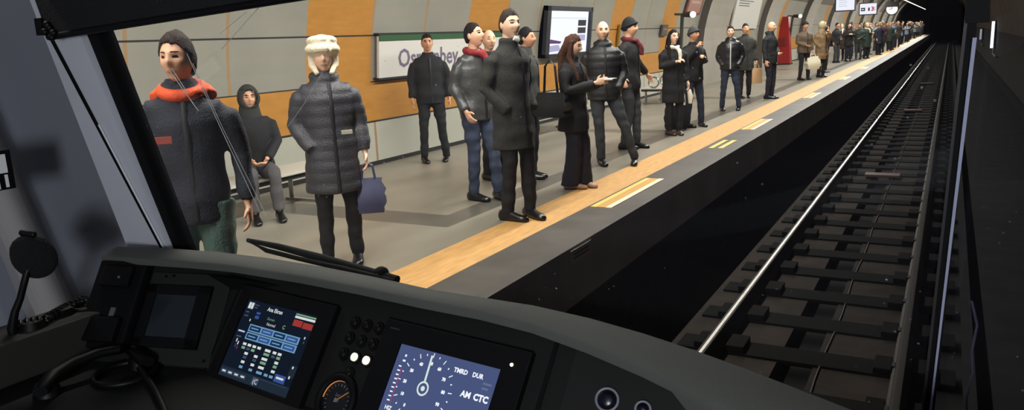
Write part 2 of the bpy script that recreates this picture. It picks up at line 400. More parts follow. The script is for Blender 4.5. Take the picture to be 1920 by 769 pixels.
# reddish poster + gold frame + small box
def poster(name, y, z, w_, h_, cols, lab, cat):
    M_ = wallM(y, z); mb = MB(M_); mb.box((0, 0, 0.02), (w_, h_, .07), 0, 0.008)
    mb.box((.08 * w_, .1 * h_, .07), (.92 * w_, .9 * h_, .075), 1); mb.box((.2 * w_, .55 * h_, .075), (.8 * w_, .68 * h_, .078), 2)
    tag(mb.build(name, cols), lab, cat)
poster('poster', 22.4, 3.18, 1.5, .6, [mat('dull_red', (110, 62, 52), .5), mat('dull_pink', (158, 118, 106), .5), mat('dull_pink2', (180, 150, 140), .5)], 'faded reddish poster high on the wall left of the first rib', 'poster')
poster('picture_frame', 17.5, 2.42, 1.0, .5, [mat('gold', (150, 112, 46), .4), M_pan_grey, M_joint], 'gold-framed notice on the wall behind the man in beanie', 'frame')
poster('wall_box', 20.6, 2.6, .5, .3, [mat('grey_box', (70, 68, 66), .5), mat('grey_box2', (90, 88, 84), .5), M_joint], 'small grey box on the wall above the long-coated woman', 'box')
def wall_camera(px, py, lab):
    p = at_x(px, py, -6.25); t = thing('wall_camera', lab, 'camera', p)
    mb = MB(); mb.tube([(0, 0, 0), (.28, -.22, -.02)], [.07, .08], 14); mb.build('housing', [mat('camera_body', (46, 48, 46), .5)], t, True)
    mb = MB(); mb.ball((.30, -.235, -.02), .085); mb.build('lens_lamp', [emis('lamp_white', (255, 250, 240), 1.6)], t, True)
    mb = MB(); mb.tube([(0, 0, 0), (-.3, .15, .02)], .03, 8); mb.tube([(-.05, 0, 0), (-.25, .5, -1.0)], .05, 8); mb.build('bracket', [mat('bracket_grey', (70, 76, 72), .5)], t, True)
wall_camera(1283, 27, 'bright round lamp on a slanting grey bracket above the long-coated woman')
wall_camera(1489, 30, 'bright round lamp on a slanting bracket above the red kiosk')
# red kiosk
p = at_z(1470, 121, PLAT); p.x += -.15
kt = thing('red_kiosk', 'tall tapering red kiosk standing on the platform near the wall', 'kiosk', (p.x, p.y, PLAT))
mb = MB(); hw = .45
mb.add([(-hw, -.3, 0), (hw, -.3, 0), (hw, .3, 0), (-hw, .3, 0), (-hw * .62, -.25, 1.1), (hw * .85, -.25, 1.1), (hw * .85, .25, 1.1), (-hw * .62, .25, 1.1), (.0, -.2, 2.15), (.32, -.2, 2.15), (.32, .2, 2.15), (.0, .2, 2.15)],
       [(0, 3, 2, 1), (0, 1, 5, 4), (1, 2, 6, 5), (2, 3, 7, 6), (3, 0, 4, 7), (4, 5, 9, 8), (5, 6, 10, 9), (6, 7, 11, 10), (7, 4, 8, 11), (8, 9, 10, 11)])
mb.build('body', [mat('kiosk_red', (150, 24, 26), .35)], kt)
mb = MB(); mb.box((-.18, -.33, .85), (.25, -.27, 1.2), 0, .01); mb.build('panel', [mat('kiosk_dark_red', (110, 20, 22), .4)], kt)
mb = MB(); mb.box((-.48, -.34, 0), (.48, .34, .06), 0, .01); mb.build('plinth', [M_seam], kt)
# benches
def bench(y0_, y1_, lab):
    t = thing('bench', lab, 'bench', (-6.1, (y0_ + y1_) / 2, PLAT), 0, 'benches along the wall'); L = (y1_ - y0_) / 2
    mb = MB(); mb.box((-.25, -L, .36), (.28, L, .385), 0, .008); mb.build('seat', [mat('bench_white', (200, 198, 190), .35)], t)
    mb = MB(); mb.box((-.2, -L + .02, .31), (.25, L - .02, .358)); mb.build('seat_frame', [mat('bench_black', (28, 28, 28), .5)], t)
    for s in (-1, 1):
        mb = MB(); mb.tube([(-.18, s * (L - .3), .02), (-.18, s * (L - .3), .32)], .025, 10); mb.tube([(.2, s * (L - .3), .02), (.2, s * (L - .3), .32)], .025, 10); mb.box((-.25, s * (L - .3) - .03, 0), (.26, s * (L - .3) + .03, .025)); mb.build('leg', [mat('bench_steel', (150, 150, 148), .3, metal=.8)], t)
    return t
bench(4.0, 6.5, 'white-topped bench by the wall with the hooded person sitting on it')
bench(10.8, 13.4, 'white-topped bench by the wall behind the man in the long grey coat')
b3 = bench(17.6, 19.4, 'bench with round metal armrests left of the woman in the long black coat')
for s in (-.85, 0, .85):
    mb = MB(); mb.ring((.1, s, .52), .12, .02, (0, 1, 0)); mb.build('armrest', [mat('bench_steel', (150, 150, 148), .3, metal=.8)], b3, True)
# hanging signs, clock
M_black = mat('sign_black', (16, 16, 20), .4)
def hang(name, x0, x1, z0, z1, y, lab, cat='sign', marks=0):
    t = thing(name, lab, cat, ((x0 + x1) / 2, y, z0)); hx = (x1 - x0) / 2; h = z1 - z0
    mb = MB(); mb.box((-hx - .05, 0, -.05), (hx + .05, .14, h + .05), 0, .015); mb.build('housing', [M_black], t)
    mb = MB(); mb.box((-hx, -.012, 0), (hx, 0, h)); mb.build('face', [emis('sign_face', (238, 238, 250), 1.15)], t)
    mb = MB(Matrix.Rotation(PI / 2, 4, 'X'))
    if marks == 1:
        for i in range(4): mb.box((-hx * .7, h * (.75 - .15 * i), .014), (hx * (.1 + .15 * (i % 2)), h * (.78 - .15 * i), .018))
        mb.build('lettering', [emis('pale_lilac', (190, 192, 214), .9)], t)
    else:
        mb.box((-hx * .85, h * .3, .014), (-hx * .35, h * .62, .018), 0); mb.box((-hx * .75, h * .42, .018), (-hx * .5, h * .5, .02), 2)
        mb.box((hx * .0, h * .3, .014), (hx * .22, h * .62, .018), 0); mb.text('3', hx * .35, h * .3, h * .55, 1, .016, bold=.01); mb.text('S', hx * .62, h * .32, h * .45, 1, .016)
        mb.build('lettering', [M_black, emis('sign_red', (205, 60, 70), .9), emis('sign_face', (238, 238, 250), 1.15)], t)
    mb = MB(); zr = ZC + math.sqrt(RAD ** 2 - ((x0 + x1) / 2 - XC) ** 2) - z0
    for s in (-.6, .6): mb.cyl((hx * s, .07, h + .04), (hx * s, .07, zr + .0), .025, 8)
    mb.each('hanger', [M_seam], t)
hang('hanging_sign', -5.0, -4.17, 3.39, 4.02, 42, 'larger white lit sign hanging over the platform, leftmost of the hanging signs', marks=1)
hang('hanging_sign', -4.3, -3.5, 3.2, 3.74, 46, 'smaller lit direction sign with black blocks and red mark, hanging over the crowd')
ct = thing('platform_clock', 'round white lit clock hanging over the crowd', 'clock', (-2.64, 44, 3.36))
mb = MB(); mb.tube([(0, -.05, 0), (0, .1, 0)], .30, 28); mb.build('case', [M_black], ct)
mb = MB(); mb.tube([(0, -.06, 0), (0, -.05, 0)], .255, 28); mb.build('dial', [emis('clock_white', (245, 245, 240), 1.3)], ct)
mb = MB(); mb.box((-.012, -.075, 0), (.012, -.065, .2)); mb.box((-.14, -.075, -.012), (0, -.065, .012)); mb.build('hands', [M_black], ct)
mb = MB(); mb.cyl((0, .02, .3), (0, .02, 2.9), .03, 8); mb.box((-.3, -.09, .1), (.3, .12, .36)); mb.build('hanger', [M_black], ct)

# platform luminaires in one long line above the platform edge
lm = thing('tube_luminaire', 'long white tube light in the line hung over the platform edge', 'lamp', (-3.2, -3, 4.35), 0, 'tube lights over the platform edge')
mb = MB(); mb.box((-.02, 0, .03), (.16, 4.7, .12)); mb.box((.10, 0, -.03), (.14, 4.7, .03)); mb.build('housing', [mat('lamp_housing', (60, 60, 60), .5)], lm)
mb = MB(); mb.cyl((.03, .03, -.01), (.03, 4.67, -.01), .028, 10); mb.build('tube', [emis('tube_white', (255, 240, 225), 6.0)], lm, True)
mb = MB()
for yy in (.4, 4.3): mb.cyl((.06, yy, .1), (.06, yy, 1.75), .015, 6)
mb.each('hanger', [M_seam], lm)
al = bpy.data.lights.new('platform_light', 'AREA'); al.shape = 'RECTANGLE'; al.size = .12; al.size_y = 4.6; al.energy = LAMP_W; al.color = (1.0, .96, .88)
lo = bpy.data.objects.new('light', al); COL.objects.link(lo); lo.parent = lm; lo.location = (-.08, 2.35, -.06); lo.rotation_euler = (0, math.radians(24) , 0)
yy = -3 + 4.9
while yy < 118: copy_thing(lm, (-3.2, yy, 4.35)); yy += 4.9
# bright streaks on the tunnel wall, built as added glowing tubes
def wall_streak(px0, py0, px1, py1, s, lab):
    a = at_x(px0, py0, 2.02); b = at_x(px1, py1, 2.02); t = thing('tunnel_wall_streak', lab, 'lamp', (2.1, (a.y + b.y) / 2, b.z))
    ym = (a.y + b.y) / 2; h = a.z - b.z; lean = -.0
    mb = MB(); mb.cyl((-.1, 0, .02), (-.1, 0, h), .07, 12); mb.build('tube', [emis('streak_cold_%d' % int(s * 10), (225, 238, 255), s)], t, True)
    mb = MB(); mb.box((-.02, -.12, 0), (.1, .12, h + .05)); mb.tube([(0, -.2, .05), (-.06, -1.2, -.25), (.0, -3.2, -.35)], .05, 8); mb.build('bracket', [mat('streak_bracket', (60, 62, 70), .45)], t)
wall_streak(1858, 40, 1866, 95, 2.2, 'bright vertical streak on the dark tunnel wall, shaped as a glowing tube')
wall_streak(1838, 54, 1841, 76, .35, 'faint small streak farther along the dark tunnel wall, shaped as a glowing tube')

# ------------------------------------------------------------------ cab
exec_cab = True
M_cab = mat('cab_grey_plastic', (204, 207, 216), .5, var=.04, scale=3, bump=.05, bscale=200)
M_cabw = mat('cab_wall_grey', (134, 138, 150), .55, var=.05, scale=2)
M_fascia = mat('desk_fascia', (25, 25, 24), .7, spec=.2, var=.08, scale=6, bump=.08, bscale=300)
M_ledge = mat('desk_ledge_grey', (82, 84, 80), .6, spec=.3, var=.06, scale=5, bump=.1, bscale=250)
M_blk = mat('matt_black', (5, 5, 6), .7, spec=.2)
M_blkg = mat('black_plastic', (7, 7, 8), .5, spec=.25)
M_rub = mat('black_rubber', (6, 6, 7), .75, spec=.2)
XW = -2.2
# shell of the cab
mb = MB(); mb.box((-2.45, -1.4, .95), (.75, 1.45, 1.03)); struct(mb.build('cab_floor', [M_fascia]))
mb = MB(); mb.box((-2.45, -1.4, 3.25), (.75, ws_y(3.25) + .03, 3.3)); struct(mb.build('cab_ceiling', [M_cabw]))
mb = MB(); mb.box((-2.45, -1.5, 1.03), (.75, -1.4, 3.25)); struct(mb.build('cab_wall_back', [M_fascia]))
# left wall of the cab, hollow towards the pillar, deepened to darken it there
mb = MB(); prev = None
ysl = [-1.4, 0.4, 1.0, 1.06] + [1.08 + .34 * k / 12 for k in range(1, 13)] + [1.66]
xsl = [-2.2 - .31 * (lambda t: t * t * (3 - 2 * t))(min(1, max(0, (y_ - 1.08) / .34))) for y_ in ysl]
for i in range(len(ysl) - 1):
    for (za, zc_) in ((1.03, 1.9), (1.9, 2.4), (2.4, 2.72), (2.72, 3.25)):
        sh = lambda yv, z: yv - (z - 2.08) * .23 * min(1, max(0, (yv - .9) / .25))
        mb.add([(xsl[i], sh(ysl[i], za), za), (xsl[i + 1], sh(ysl[i + 1], za), za), (xsl[i + 1], sh(ysl[i + 1], zc_), zc_), (xsl[i], sh(ysl[i], zc_), zc_)], [(0, 1, 2, 3)])
mb.box((-2.62, -1.4, 1.03), (-2.56, 1.2, 3.25))
struct(mb.build('cab_wall_left', [M_cabw], smooth=True, fix=False))
mb = MB(); mb.box((.62, -1.4, 1.03), (.7, .6, 3.25)); mb.box((.62, .6, 1.03), (.7, 1.5, 1.47)); struct(mb.build('cab_wall_right', [M_fascia]))
# front wall below the windscreen
mb = MB(); mb.box((-2.4, 1.50, .9), (.7, 1.56, 1.46)); struct(mb.build('cab_wall_front', [M_blk]))
# left pillar: outline taken on the windscreen plane
def poly_slab(pts, dy, mi=0, mb=None):
    mb = mb or MB(); n = len(pts); a = [Vector(p) for p in pts]; b = [Vector((p[0], p[1] + dy, p[2])) for p in pts]
    mb.add(a + b, [list(range(n)), [n + i for i in range(n)][::-1]] + [(i, (i + 1) % n, n + (i + 1) % n, n + i) for i in range(n)], mi); return mb
def pil(px, py, off=-.02): return at_ws(px, py, off)
def ext(a, b, z):
    t = (z - a.z) / (b.z - a.z); return a + (b - a) * t
pt = thing('window_pillar', 'pale grey windscreen pillar on the left of the cab', 'pillar', (-2.15, 1.4, 2.1))
l0, l1 = pil(85, 75), pil(238, 462); r0, r1 = pil(152, 70), pil(312, 462)
g0, g1 = pil(96, 75), pil(300, 462)
zt_, zb_ = 3.2, 1.9
mb = poly_slab([ext(l0, l1, zt_), ext(r0, r1, zt_), ext(r0, r1, zb_), ext(l0, l1, zb_)], .03); local(pt, mb).build('trim_panel', [M_cab], pt)
gl0, gl1 = pil(93, 74, -.024), pil(298, 462, -.024); gr0, gr1 = pil(99, 74, -.024), pil(303, 462, -.024)
mb = poly_slab([ext(gl0, gl1, 2.75), ext(gr0, gr1, 2.75), ext(gr0, gr1, zb_), ext(gl0, gl1, zb_)], .003); local(pt, mb).build('groove', [M_blk], pt)
a0, a1 = pil(99, 74, -.026), pil(303, 462, -.026); c0_, c1_ = pil(101, 74, -.026), pil(305, 462, -.026)
mb = poly_slab([ext(a0, a1, 2.45), ext(c0_, c1_, 2.45), ext(c0_, c1_, zb_), ext(a0, a1, zb_)], .003); local(pt, mb).build('chrome_strip', [mat('chrome_highlight', (238, 240, 244), .3)], pt)  # pale non-metal strip: the chrome's highlight is painted into its colour
# windscreen: rubber gasket + glass
wsn = thing('windscreen', 'large raked windscreen glass of the cab with black rubber gasket', 'windscreen', (-1.0, 1.5, 2.0))
k0_, k1_ = at_ws(152, 70), at_ws(308, 462); j0, j1 = at_ws(184, 65), at_ws(338, 462)
mb = poly_slab([ext(k0_, k1_, 3.22), ext(j0, j1, 3.22), ext(j0, j1, 1.47), ext(k0_, k1_, 1.47)], .05)
XD = .02
d0, d1 = at_ws(1812, 60, 0), at_ws(1733, 769, 0); e0, e1 = at_ws(1830, 60, 0), at_ws(1752, 769, 0)
poly_slab([ext(d0, d1, 3.22), ext(e0, e1, 3.22), ext(e0, e1, 1.47), ext(d0, d1, 1.47)], .04, 0, mb)
local(wsn, mb).each('gasket', [M_rub], wsn)
def glass_mat():
    M = bpy.data.materials.new('dusty_glass'); M.use_nodes = True; nt = M.node_tree; nt.nodes.remove(nt.nodes['Principled BSDF'])
    tr = nt.nodes.new('ShaderNodeBsdfTransparent'); gl = nt.nodes.new('ShaderNodeBsdfGlossy'); gl.inputs['Roughness'].default_value = .01; gl.inputs[0].default_value = (.9, .93, 1, 1)
    tr.inputs[0].default_value = (.97, .98, .98, 1)
    lw = nt.nodes.new('ShaderNodeLayerWeight'); pw = nt.nodes.new('ShaderNodeMath'); pw.operation = 'POWER'; pw.inputs[1].default_value = 5; nt.links.new(lw.outputs['Facing'], pw.inputs[0])
    fr = nt.nodes.new('ShaderNodeMath'); fr.operation = 'MULTIPLY_ADD'; fr.inputs[1].default_value = .9; fr.inputs[2].default_value = .03; nt.links.new(pw.outputs[0], fr.inputs[0])
    mx = nt.nodes.new('ShaderNodeMixShader'); nt.links.new(fr.outputs[0], mx.inputs[0]); nt.links.new(tr.outputs[0], mx.inputs[1]); nt.links.new(gl.outputs[0], mx.inputs[2])
    df = nt.nodes.new('ShaderNodeBsdfDiffuse'); df.inputs[0].default_value = (.5, .5, .6, 1); df2 = nt.nodes.new('ShaderNodeBsdfTranslucent'); df2.inputs[0].default_value = (.5, .5, .6, 1); ad = nt.nodes.new('ShaderNodeAddShader')
    nt.links.new(df.outputs[0], ad.inputs[0]); nt.links.new(df2.outputs[0], ad.inputs[1])
    tc = nt.nodes.new('ShaderNodeTexCoord'); vo = nt.nodes.new('ShaderNodeTexVoronoi'); vo.inputs['Scale'].default_value = 34; nt.links.new(tc.outputs['Object'], vo.inputs['Vector'])
    lt = nt.nodes.new('ShaderNodeMath'); lt.operation = 'LESS_THAN'; lt.inputs[1].default_value = .075; nt.links.new(vo.outputs['Distance'], lt.inputs[0])
    nz = nt.nodes.new('ShaderNodeTexNoise'); nz.inputs['Scale'].default_value = 9; nt.links.new(tc.outputs['Object'], nz.inputs['Vector'])
    gt = nt.nodes.new('ShaderNodeMapRange'); gt.inputs[1].default_value = .55; gt.inputs[2].default_value = .75; nt.links.new(nz.outputs['Fac'], gt.inputs[0])
    ml = nt.nodes.new('ShaderNodeMath'); ml.operation = 'MULTIPLY'; nt.links.new(lt.outputs[0], ml.inputs[0]); nt.links.new(gt.outputs[0], ml.inputs[1])
    ml2 = nt.nodes.new('ShaderNodeMath'); ml2.operation = 'MULTIPLY_ADD'; ml2.inputs[1].default_value = .35; ml2.inputs[2].default_value = .004; nt.links.new(ml.outputs[0], ml2.inputs[0])
    m2 = nt.nodes.new('ShaderNodeMixShader'); nt.links.new(ml2.outputs[0], m2.inputs[0]); nt.links.new(mx.outputs[0], m2.inputs[1]); nt.links.new(ad.outputs[0], m2.inputs[2])
    nt.links.new(m2.outputs[0], nt.nodes['Material Output'].inputs[0]); return M
M_glass = glass_mat()
q0, q1 = ext(j0, j1, 3.22), ext(j0, j1, 1.47); q2, q3 = ext(d0, d1, 1.47), ext(d0, d1, 3.22)
mb = poly_slab([q0 + Vector((-.02, .02, 0)), q3 + Vector((.01, .02, 0)), q2 + Vector((.01, .02, 0)), q1 + Vector((-.02, .02, 0))], .006); local(wsn, mb).build('glass', [M_glass], wsn)
# scratches on the glass
mb = MB()
def scratch(pts, w_):
    for a, b in zip(pts[:-1], pts[1:]):
        A = at_ws(*a, off=.014); B = at_ws(*b, off=.014); mb.tube([A, B], w_, 5)
scratch([(316, 130), (372, 208)], .0011); scratch([(322, 128), (352, 175)], .0009); scratch([(350, 100), (410, 232), (492, 408)], .0009); scratch([(362, 120), (420, 245), (500, 405)], .0007)
scratch([(416, 92), (494, 4)], .0008); scratch([(412, 64), (462, 22)], .0007); scratch([(538, 240), (570, 195), (602, 140)], .0007)
local(wsn, mb).each('scratch', [mat('pale_scratch', (200, 198, 190), .4)], wsn)
# right-hand side pane beyond the divider
dv = thing('window_divider', 'slim metal divider strip right of the windscreen', 'divider', (.03, 1.5, 2.0))
s0, s1 = at_ws(1825, 60, -.012), at_ws(1743, 769, -.012); t0_, t1_ = at_ws(1833, 60, -.012), at_ws(1747, 769, -.012)
mb = poly_slab([ext(s0, s1, EYE - .025), ext(t0_, t1_, EYE - .025), ext(t0_, t1_, 1.5), ext(s0, s1, 1.5)], .012); local(dv, mb).build('metal_strip', [mat('satin_steel', (150, 154, 178), .35)], dv)
s0, s1 = at_ws(1806, 60, -.01), at_ws(1728, 769, -.01); t0_, t1_ = at_ws(1812, 60, -.01), at_ws(1733, 769, -.01)
mb = poly_slab([ext(s0, s1, 2.9), ext(t0_, t1_, 2.9), ext(t0_, t1_, 1.5), ext(s0, s1, 1.5)], .02); local(dv, mb).build('rubber_strip', [mat('grey_rubber', (46, 45, 46), .45)], dv)
a0, a1, b0, b1 = at_ws(1806, -10, -.03), at_ws(1800, -80, -.03), at_ws(1856, -10, -.03), at_ws(1858, 42, -.03)
mb = poly_slab([at_ws(1812, 44, -.03), at_ws(1856, 42, -.03), at_ws(1860, -200, -.03), at_ws(1800, -200, -.03)], .05); local(dv, mb).build('top_cover', [M_blk], dv)
sp = thing('side_window', 'dark dusty side pane of the cab right of the divider', 'window', (.35, 1.5, 2.2))
mb = MB(); p0, p1 = ext(e0, e1, 3.2), ext(e0, e1, 1.47)
mb.add([p0 + Vector((0, .02, 0)), p1 + Vector((0, .02, 0)), (.66, 1.4, 1.47), (.66, 1.1, 3.2)], [(0, 1, 2, 3)], 0)
mb.v = mb.v[:]; local(sp, mb)
o = mb.build('glass', [M_glass], sp); sm_ = o.modifiers.new('s', 'SOLIDIFY'); sm_.thickness = .006
mb = MB(); dr = [at_ws(1822, 565, .03), at_ws(1832, 610, .03), at_ws(1822, 660, .03), at_ws(1824, 700, .03), at_ws(1812, 745, .03), at_ws(1813, 790, .03)]
mb.tube(dr, .0022, 5); local(sp, mb).build('dried_drip', [mat('drip_blue', (66, 64, 86), .5)], sp)
# blind
bt = thing('sun_blind', 'rolled-down black sun blind across the top of the windscreen', 'blind', (-1.1, 1.3, 2.75))
YB = 1.27
a_ = at_y(92, 74, YB); b_ = at_y(565, -1, YB); c_ = at_y(62, 0, YB)
e_ = b_ + (b_ - a_) * 2.2; e_.x = min(e_.x, 0.02)
mb = MB(); n_ = 40; rows = []
for i in range(n_ + 1):
    t = i / n_; x = a_.x + (.0 - a_.x) * t; zb2 = a_.z + (b_.z - a_.z) * (x - a_.x) / (b_.x - a_.x)
    rows.append((x, zb2))
poly = [(x, YB, z) for x, z in rows] + [(0.0, YB - .02, 3.22), (c_.x - .1, YB - .02, 3.22)]
poly_slab(poly, .02, 0, mb)
local(bt, mb).build('fabric', [mat('blind_black', (8, 8, 9), .75, bump=.3, scale=160)], bt)
mb = MB(); mb.tube([(x, YB + .0, z + .006) for x, z in rows[::4]], .009, 8); local(bt, mb).build('bottom_bar', [M_blkg], bt, True)
mb = MB()
for i in range(46):
    x = at_y(300, 30, YB).x + i * .012; z = a_.z + (b_.z - a_.z) * (x - a_.x) / (b_.x - a_.x) + .045
    mb.box((x, YB - .003, z), (x + .005, YB - .001, z + .012))
local(bt, mb).build('perforation', [mat('perforation_grey', (30, 30, 32), .5)], bt)
mb = MB()
for (x, y_) in ((92, 52), (100, 62), (84, 60), (97, 70), (88, 46)): mb.ball(at_y(x, y_, YB - .01), (.012, .01, .010), 0, 10, 6)
mb.box(at_y(72, 20, YB) - Vector((.01, .01, .02)), at_y(84, 66, YB) + Vector((.01, .01, .0)))
local(bt, mb).build('end_bracket', [M_blkg], bt, True)
# sticker on the cab wall
p = at_x(14, 305, XW + .001); q = at_x(14, 355, XW + .001)
mb = MB(); mb.box((XW, p.y - .22, q.z), (XW + .003, p.y + .01, q.z + .105), 0)
mb.box((XW + .003, p.y - .2, q.z + .045), (XW + .005, p.y - .005, q.z + .095), 1); mb.box((XW + .003, p.y - .015, q.z + .006), (XW + .005, p.y - .007, q.z + .04), 1); mb.box((XW + .003, p.y - .06, q.z + .004), (XW + .005, p.y - .03, q.z + .03), 1)
tag(mb.build('wall_sticker', [M_blk, mat('sticker_white', (240, 240, 240), .5)]), 'black and white sticker on the grey cab wall at the left edge', 'sticker')

# ------------------------------------------------------------------ driver's desk
def frm(O, yaw, tilt):
    a = math.radians(yaw); t = math.radians(tilt)
    u = Vector((math.cos(a), math.sin(a), 0)); hv = Vector((u.y, -u.x, 0)); v = hv * math.cos(t) - Vector((0, 0, 1)) * math.sin(t)
    n = v.cross(u); M_ = Matrix((u, v, n)).transposed().to_4x4(); M_.translation = Vector(O); return M_
O_MAIN = Vector((-1.617, 1.411, EYE - .62)); FM = frm(O_MAIN, math.degrees(math.atan2(-.124, .992)), 55)
O_LEFT = Vector((-1.703, 1.436, EYE - .599)); FL = frm(O_LEFT, 14, 54)
DZ = EYE - .815
dk = thing('driver_desk', 'dark grey driver desk with sloping instrument fascia and curved ledge under the windscreen', 'desk', (-1.1, 1.2, 1.03))
# ledge
outer = [(-2.156, 1.40), (-2.0, 1.44), (-1.791, 1.466), (-1.6, 1.468), (-1.383, 1.455), (-1.2, 1.432), (-1.006, 1.40), (-.741, 1.389), (-.6, 1.362), (-.476, 1.325), (-.36, 1.28), (-.261, 1.235), (-.122, 1.166), (.1, 1.05), (.3, .92)]
inner = [(-2.13, 1.33), (-1.982, 1.345), (-1.8, 1.375), (-1.651, 1.39), (-1.4, 1.382), (-1.2, 1.365), (-1.0, 1.34), (-.836, 1.326), (-.7, 1.30), (-.557, 1.248), (-.43, 1.19), (-.33, 1.135), (-.20, 1.06), (.0, .95), (.2, .82)]
zl = EYE - .55
mb = MB(); n_ = len(outer)
ring = []
for i in range(n_):
    o_, i_ = Vector(outer[i] + (zl,)), Vector(inner[i] + (zl - .004,)); d = (i_ - o_).normalized()
    ring.append([o_, o_ + d * .02 + Vector((0, 0, .0)), i_ - d * .006, i_ + Vector((0, 0, -.006)), i_ + Vector((0, 0, -.020)), i_ - d * .03 + Vector((0, 0, -.024)), o_ + Vector((0, 0, -.03)), o_ + Vector((0, 0, -.02))])
for i in range(n_ - 1):
    for j in range(8): mb.add([ring[i][j], ring[i + 1][j], ring[i + 1][(j + 1) % 8], ring[i][(j + 1) % 8]], [(0, 1, 2, 3)])
mb.add(ring[0], [list(range(8))]); mb.add(ring[-1], [list(range(8))])
# skirt from the ledge down to the front wall
for i in range(n_ - 1):
    a, b = Vector(outer[i] + (zl - .02,)), Vector(outer[i + 1] + (zl - .02,)); mb.add([a, b, b + Vector((0, .0, -1.1)), a + Vector((0, .0, -1.1))], [(0, 1, 2, 3)])
local(dk, mb).build('ledge', [M_ledge], dk, True)
# fascia plates
mb = MB(FM); mb.box((-.088, -.05, -.02), (1.02, .272, 0), 0); local(dk, mb).build('main_fascia', [M_fascia], dk)
mb = MB(FM); mb.box((.968, -.05, -.001), (.978, .272, .0025), 0); mb.box((-.046, -.045, 0), (-.042, .27, .002), 0); local(dk, mb).each('seam', [M_blk], dk)
mb = MB(FM @ Matrix.Translation((1.02, 0, 0)) @ Matrix.Rotation(math.radians(14), 4, 'Y')); mb.box((0, -.05, -.02), (.6, .272, 0), 0); local(dk, mb).build('right_fascia', [M_fascia], dk)
mb = MB(FL); mb.box((-.46, -.035, -.02), (.03, .275, -.004), 0); local(dk, mb).build('left_fascia', [M_fascia], dk)
mb = MB(FL); mb.box((-.262, .002, -.004), (-.002, .262, .004), 0, .004); local(dk, mb).build('left_plate', [mat('left_plate_grey', (36, 36, 34), .7, spec=.2)], dk)
# black box under the ledge; the shadow line there is put into its colour
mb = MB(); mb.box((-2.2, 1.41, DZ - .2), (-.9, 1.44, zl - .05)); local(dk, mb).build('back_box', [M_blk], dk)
# desk top (below the fascia) and side shelf
mb = MB(); P = [(-2.2, 1.30), (-2.2, .72), (-1.62, .70), (-1.2, .80), (-.6, .72), (.45, .30), (.45, .70), (-.40, 1.12), (-.95, 1.20), (-1.4, 1.32)]
mb.prism(P, DZ - .04, DZ + .0); local(dk, mb).build('worktop', [mat('worktop_grey', (24, 24, 24), .7, spec=.2, var=.08, scale=4)], dk)
mb = MB(); mb.box((-2.2, .5, EYE - .80), (-2.04, 1.36, EYE - .69), 0, .008); local(dk, mb).build('side_shelf', [mat('shelf_grey', (46, 46, 42), .7, spec=.2)], dk)
mb = MB(); mb.prism([(-2.15, 1.25), (-2.15, .75), (-1.62, .73), (-1.2, .85), (-.6, .78), (-.2, .6), (-.2, .9), (-.5, 1.1), (-1.4, 1.25)], 1.03, DZ - .04); local(dk, mb).build('cabinet', [M_blk], dk)
# screws on the left plate
mb = MB(FL)
for (u, v) in ((-.215, .015), (-.03, .015), (-.02, .245), (-.235, .245), (-.19, .012)): mb.cyl((u, v, .003), (u, v, .007), .0045, 10)
local(dk, mb).each('screw', [M_blk], dk)

def panel_thing(name, lab, cat, F, c):
    p = F @ Vector(c); return thing(name, lab, cat, p)
E_ = emis
# left dark monitor
lmn = panel_thing('monitor', 'unlit square monitor with black bezel, leftmost on the desk', 'monitor', FL, (-.15, .13, 0))
mb = MB(FL); mb.box((-.256, .041, 0), (-.05, .068, .014), 0, .003); mb.box((-.256, .189, 0), (-.05, .2175, .014), 0, .003); mb.box((-.256, .041, 0), (-.225, .2175, .014), 0, .003); mb.box((-.093, .041, 0), (-.05, .2175, .014), 0, .003)
local(lmn, mb).build('bezel', [M_blkg], lmn)
mb = MB(FL); mb.box((-.226, .067, .0), (-.092, .19, .009)); local(lmn, mb).build('screen', [mat('dark_glass', (34, 40, 44), .12)], lmn)
# handset holder
hh = panel_thing('radio_holder', 'black upright radio holder at the left end of the desk fascia', 'holder', FL, (-.34, .1, 0))
mb = MB(FL); mb.box((-.43, -.02, -.003), (-.268, .235, .03), 0, .01); local(hh, mb).build('body', [M_blk], hh)
mb = MB(FL); mb.box((-.40, .0, .03), (-.30, .06, .045), 0, .006); mb.box((-.41, .15, .03), (-.29, .22, .05), 0, .006); local(hh, mb).each('cradle', [M_blkg], hh)
mb = MB(FL); mb.cyl((-.335, .035, .045), (-.335, .035, .048), .004, 8); mb.box((-.34, .12, .03), (-.325, .145, .034)); local(hh, mb).each('indicator', [mat('pale_mark', (90, 92, 92), .4)], hh)

# diagnostic display
mn = panel_thing('monitor', 'tilted portrait-bezel display showing a blue train diagram and rows of white readings', 'monitor', FM, (.17, .13, 0))
def bezel(root, F, u0, v0, u1, v1, a0, b0, a1, b1, t=.016):
    mb = MB(F); mb.box((u0, v0, 0), (u1, b0, t), 0, .003); mb.box((u0, b1, 0), (u1, v1, t), 0, .003); mb.box((u0, b0 - .004, 0), (a0, b1 + .004, t), 0, .002); mb.box((a1, b0 - .004, 0), (u1, b1 + .004, t), 0, .002)
    local(root, mb).build('bezel', [M_blkg], root)
bezel(mn, FM, -.008, -.004, .36, .264, .026, .031, .306, .236)
mb = MB(FM); mb.box((.022, .028, 0), (.31, .24, .010)); sc1 = local(mn, mb).build('screen', [E_('lcd_navy', (22, 30, 44), .8)], mn)
g = MB(FM @ Matrix.Translation((0, 0, .0106)))
WHT, BLU, BLB, CYN, RED, GRN, GRY, BAR, PUR = range(9)
lcd_cols = [E_('lcd_white', (220, 225, 225), .9), E_('lcd_blue', (60, 90, 160), .8), E_('lcd_box', (28, 52, 98), .8), E_('lcd_cyan', (120, 170, 200), .8), E_('lcd_red', (170, 60, 56), .8), E_('lcd_green', (130, 175, 140), .8), E_('lcd_grey', (70, 84, 108), .8), E_('lcd_bar', (36, 48, 62), .8), E_('lcd_purple', (110, 70, 120), .7)]
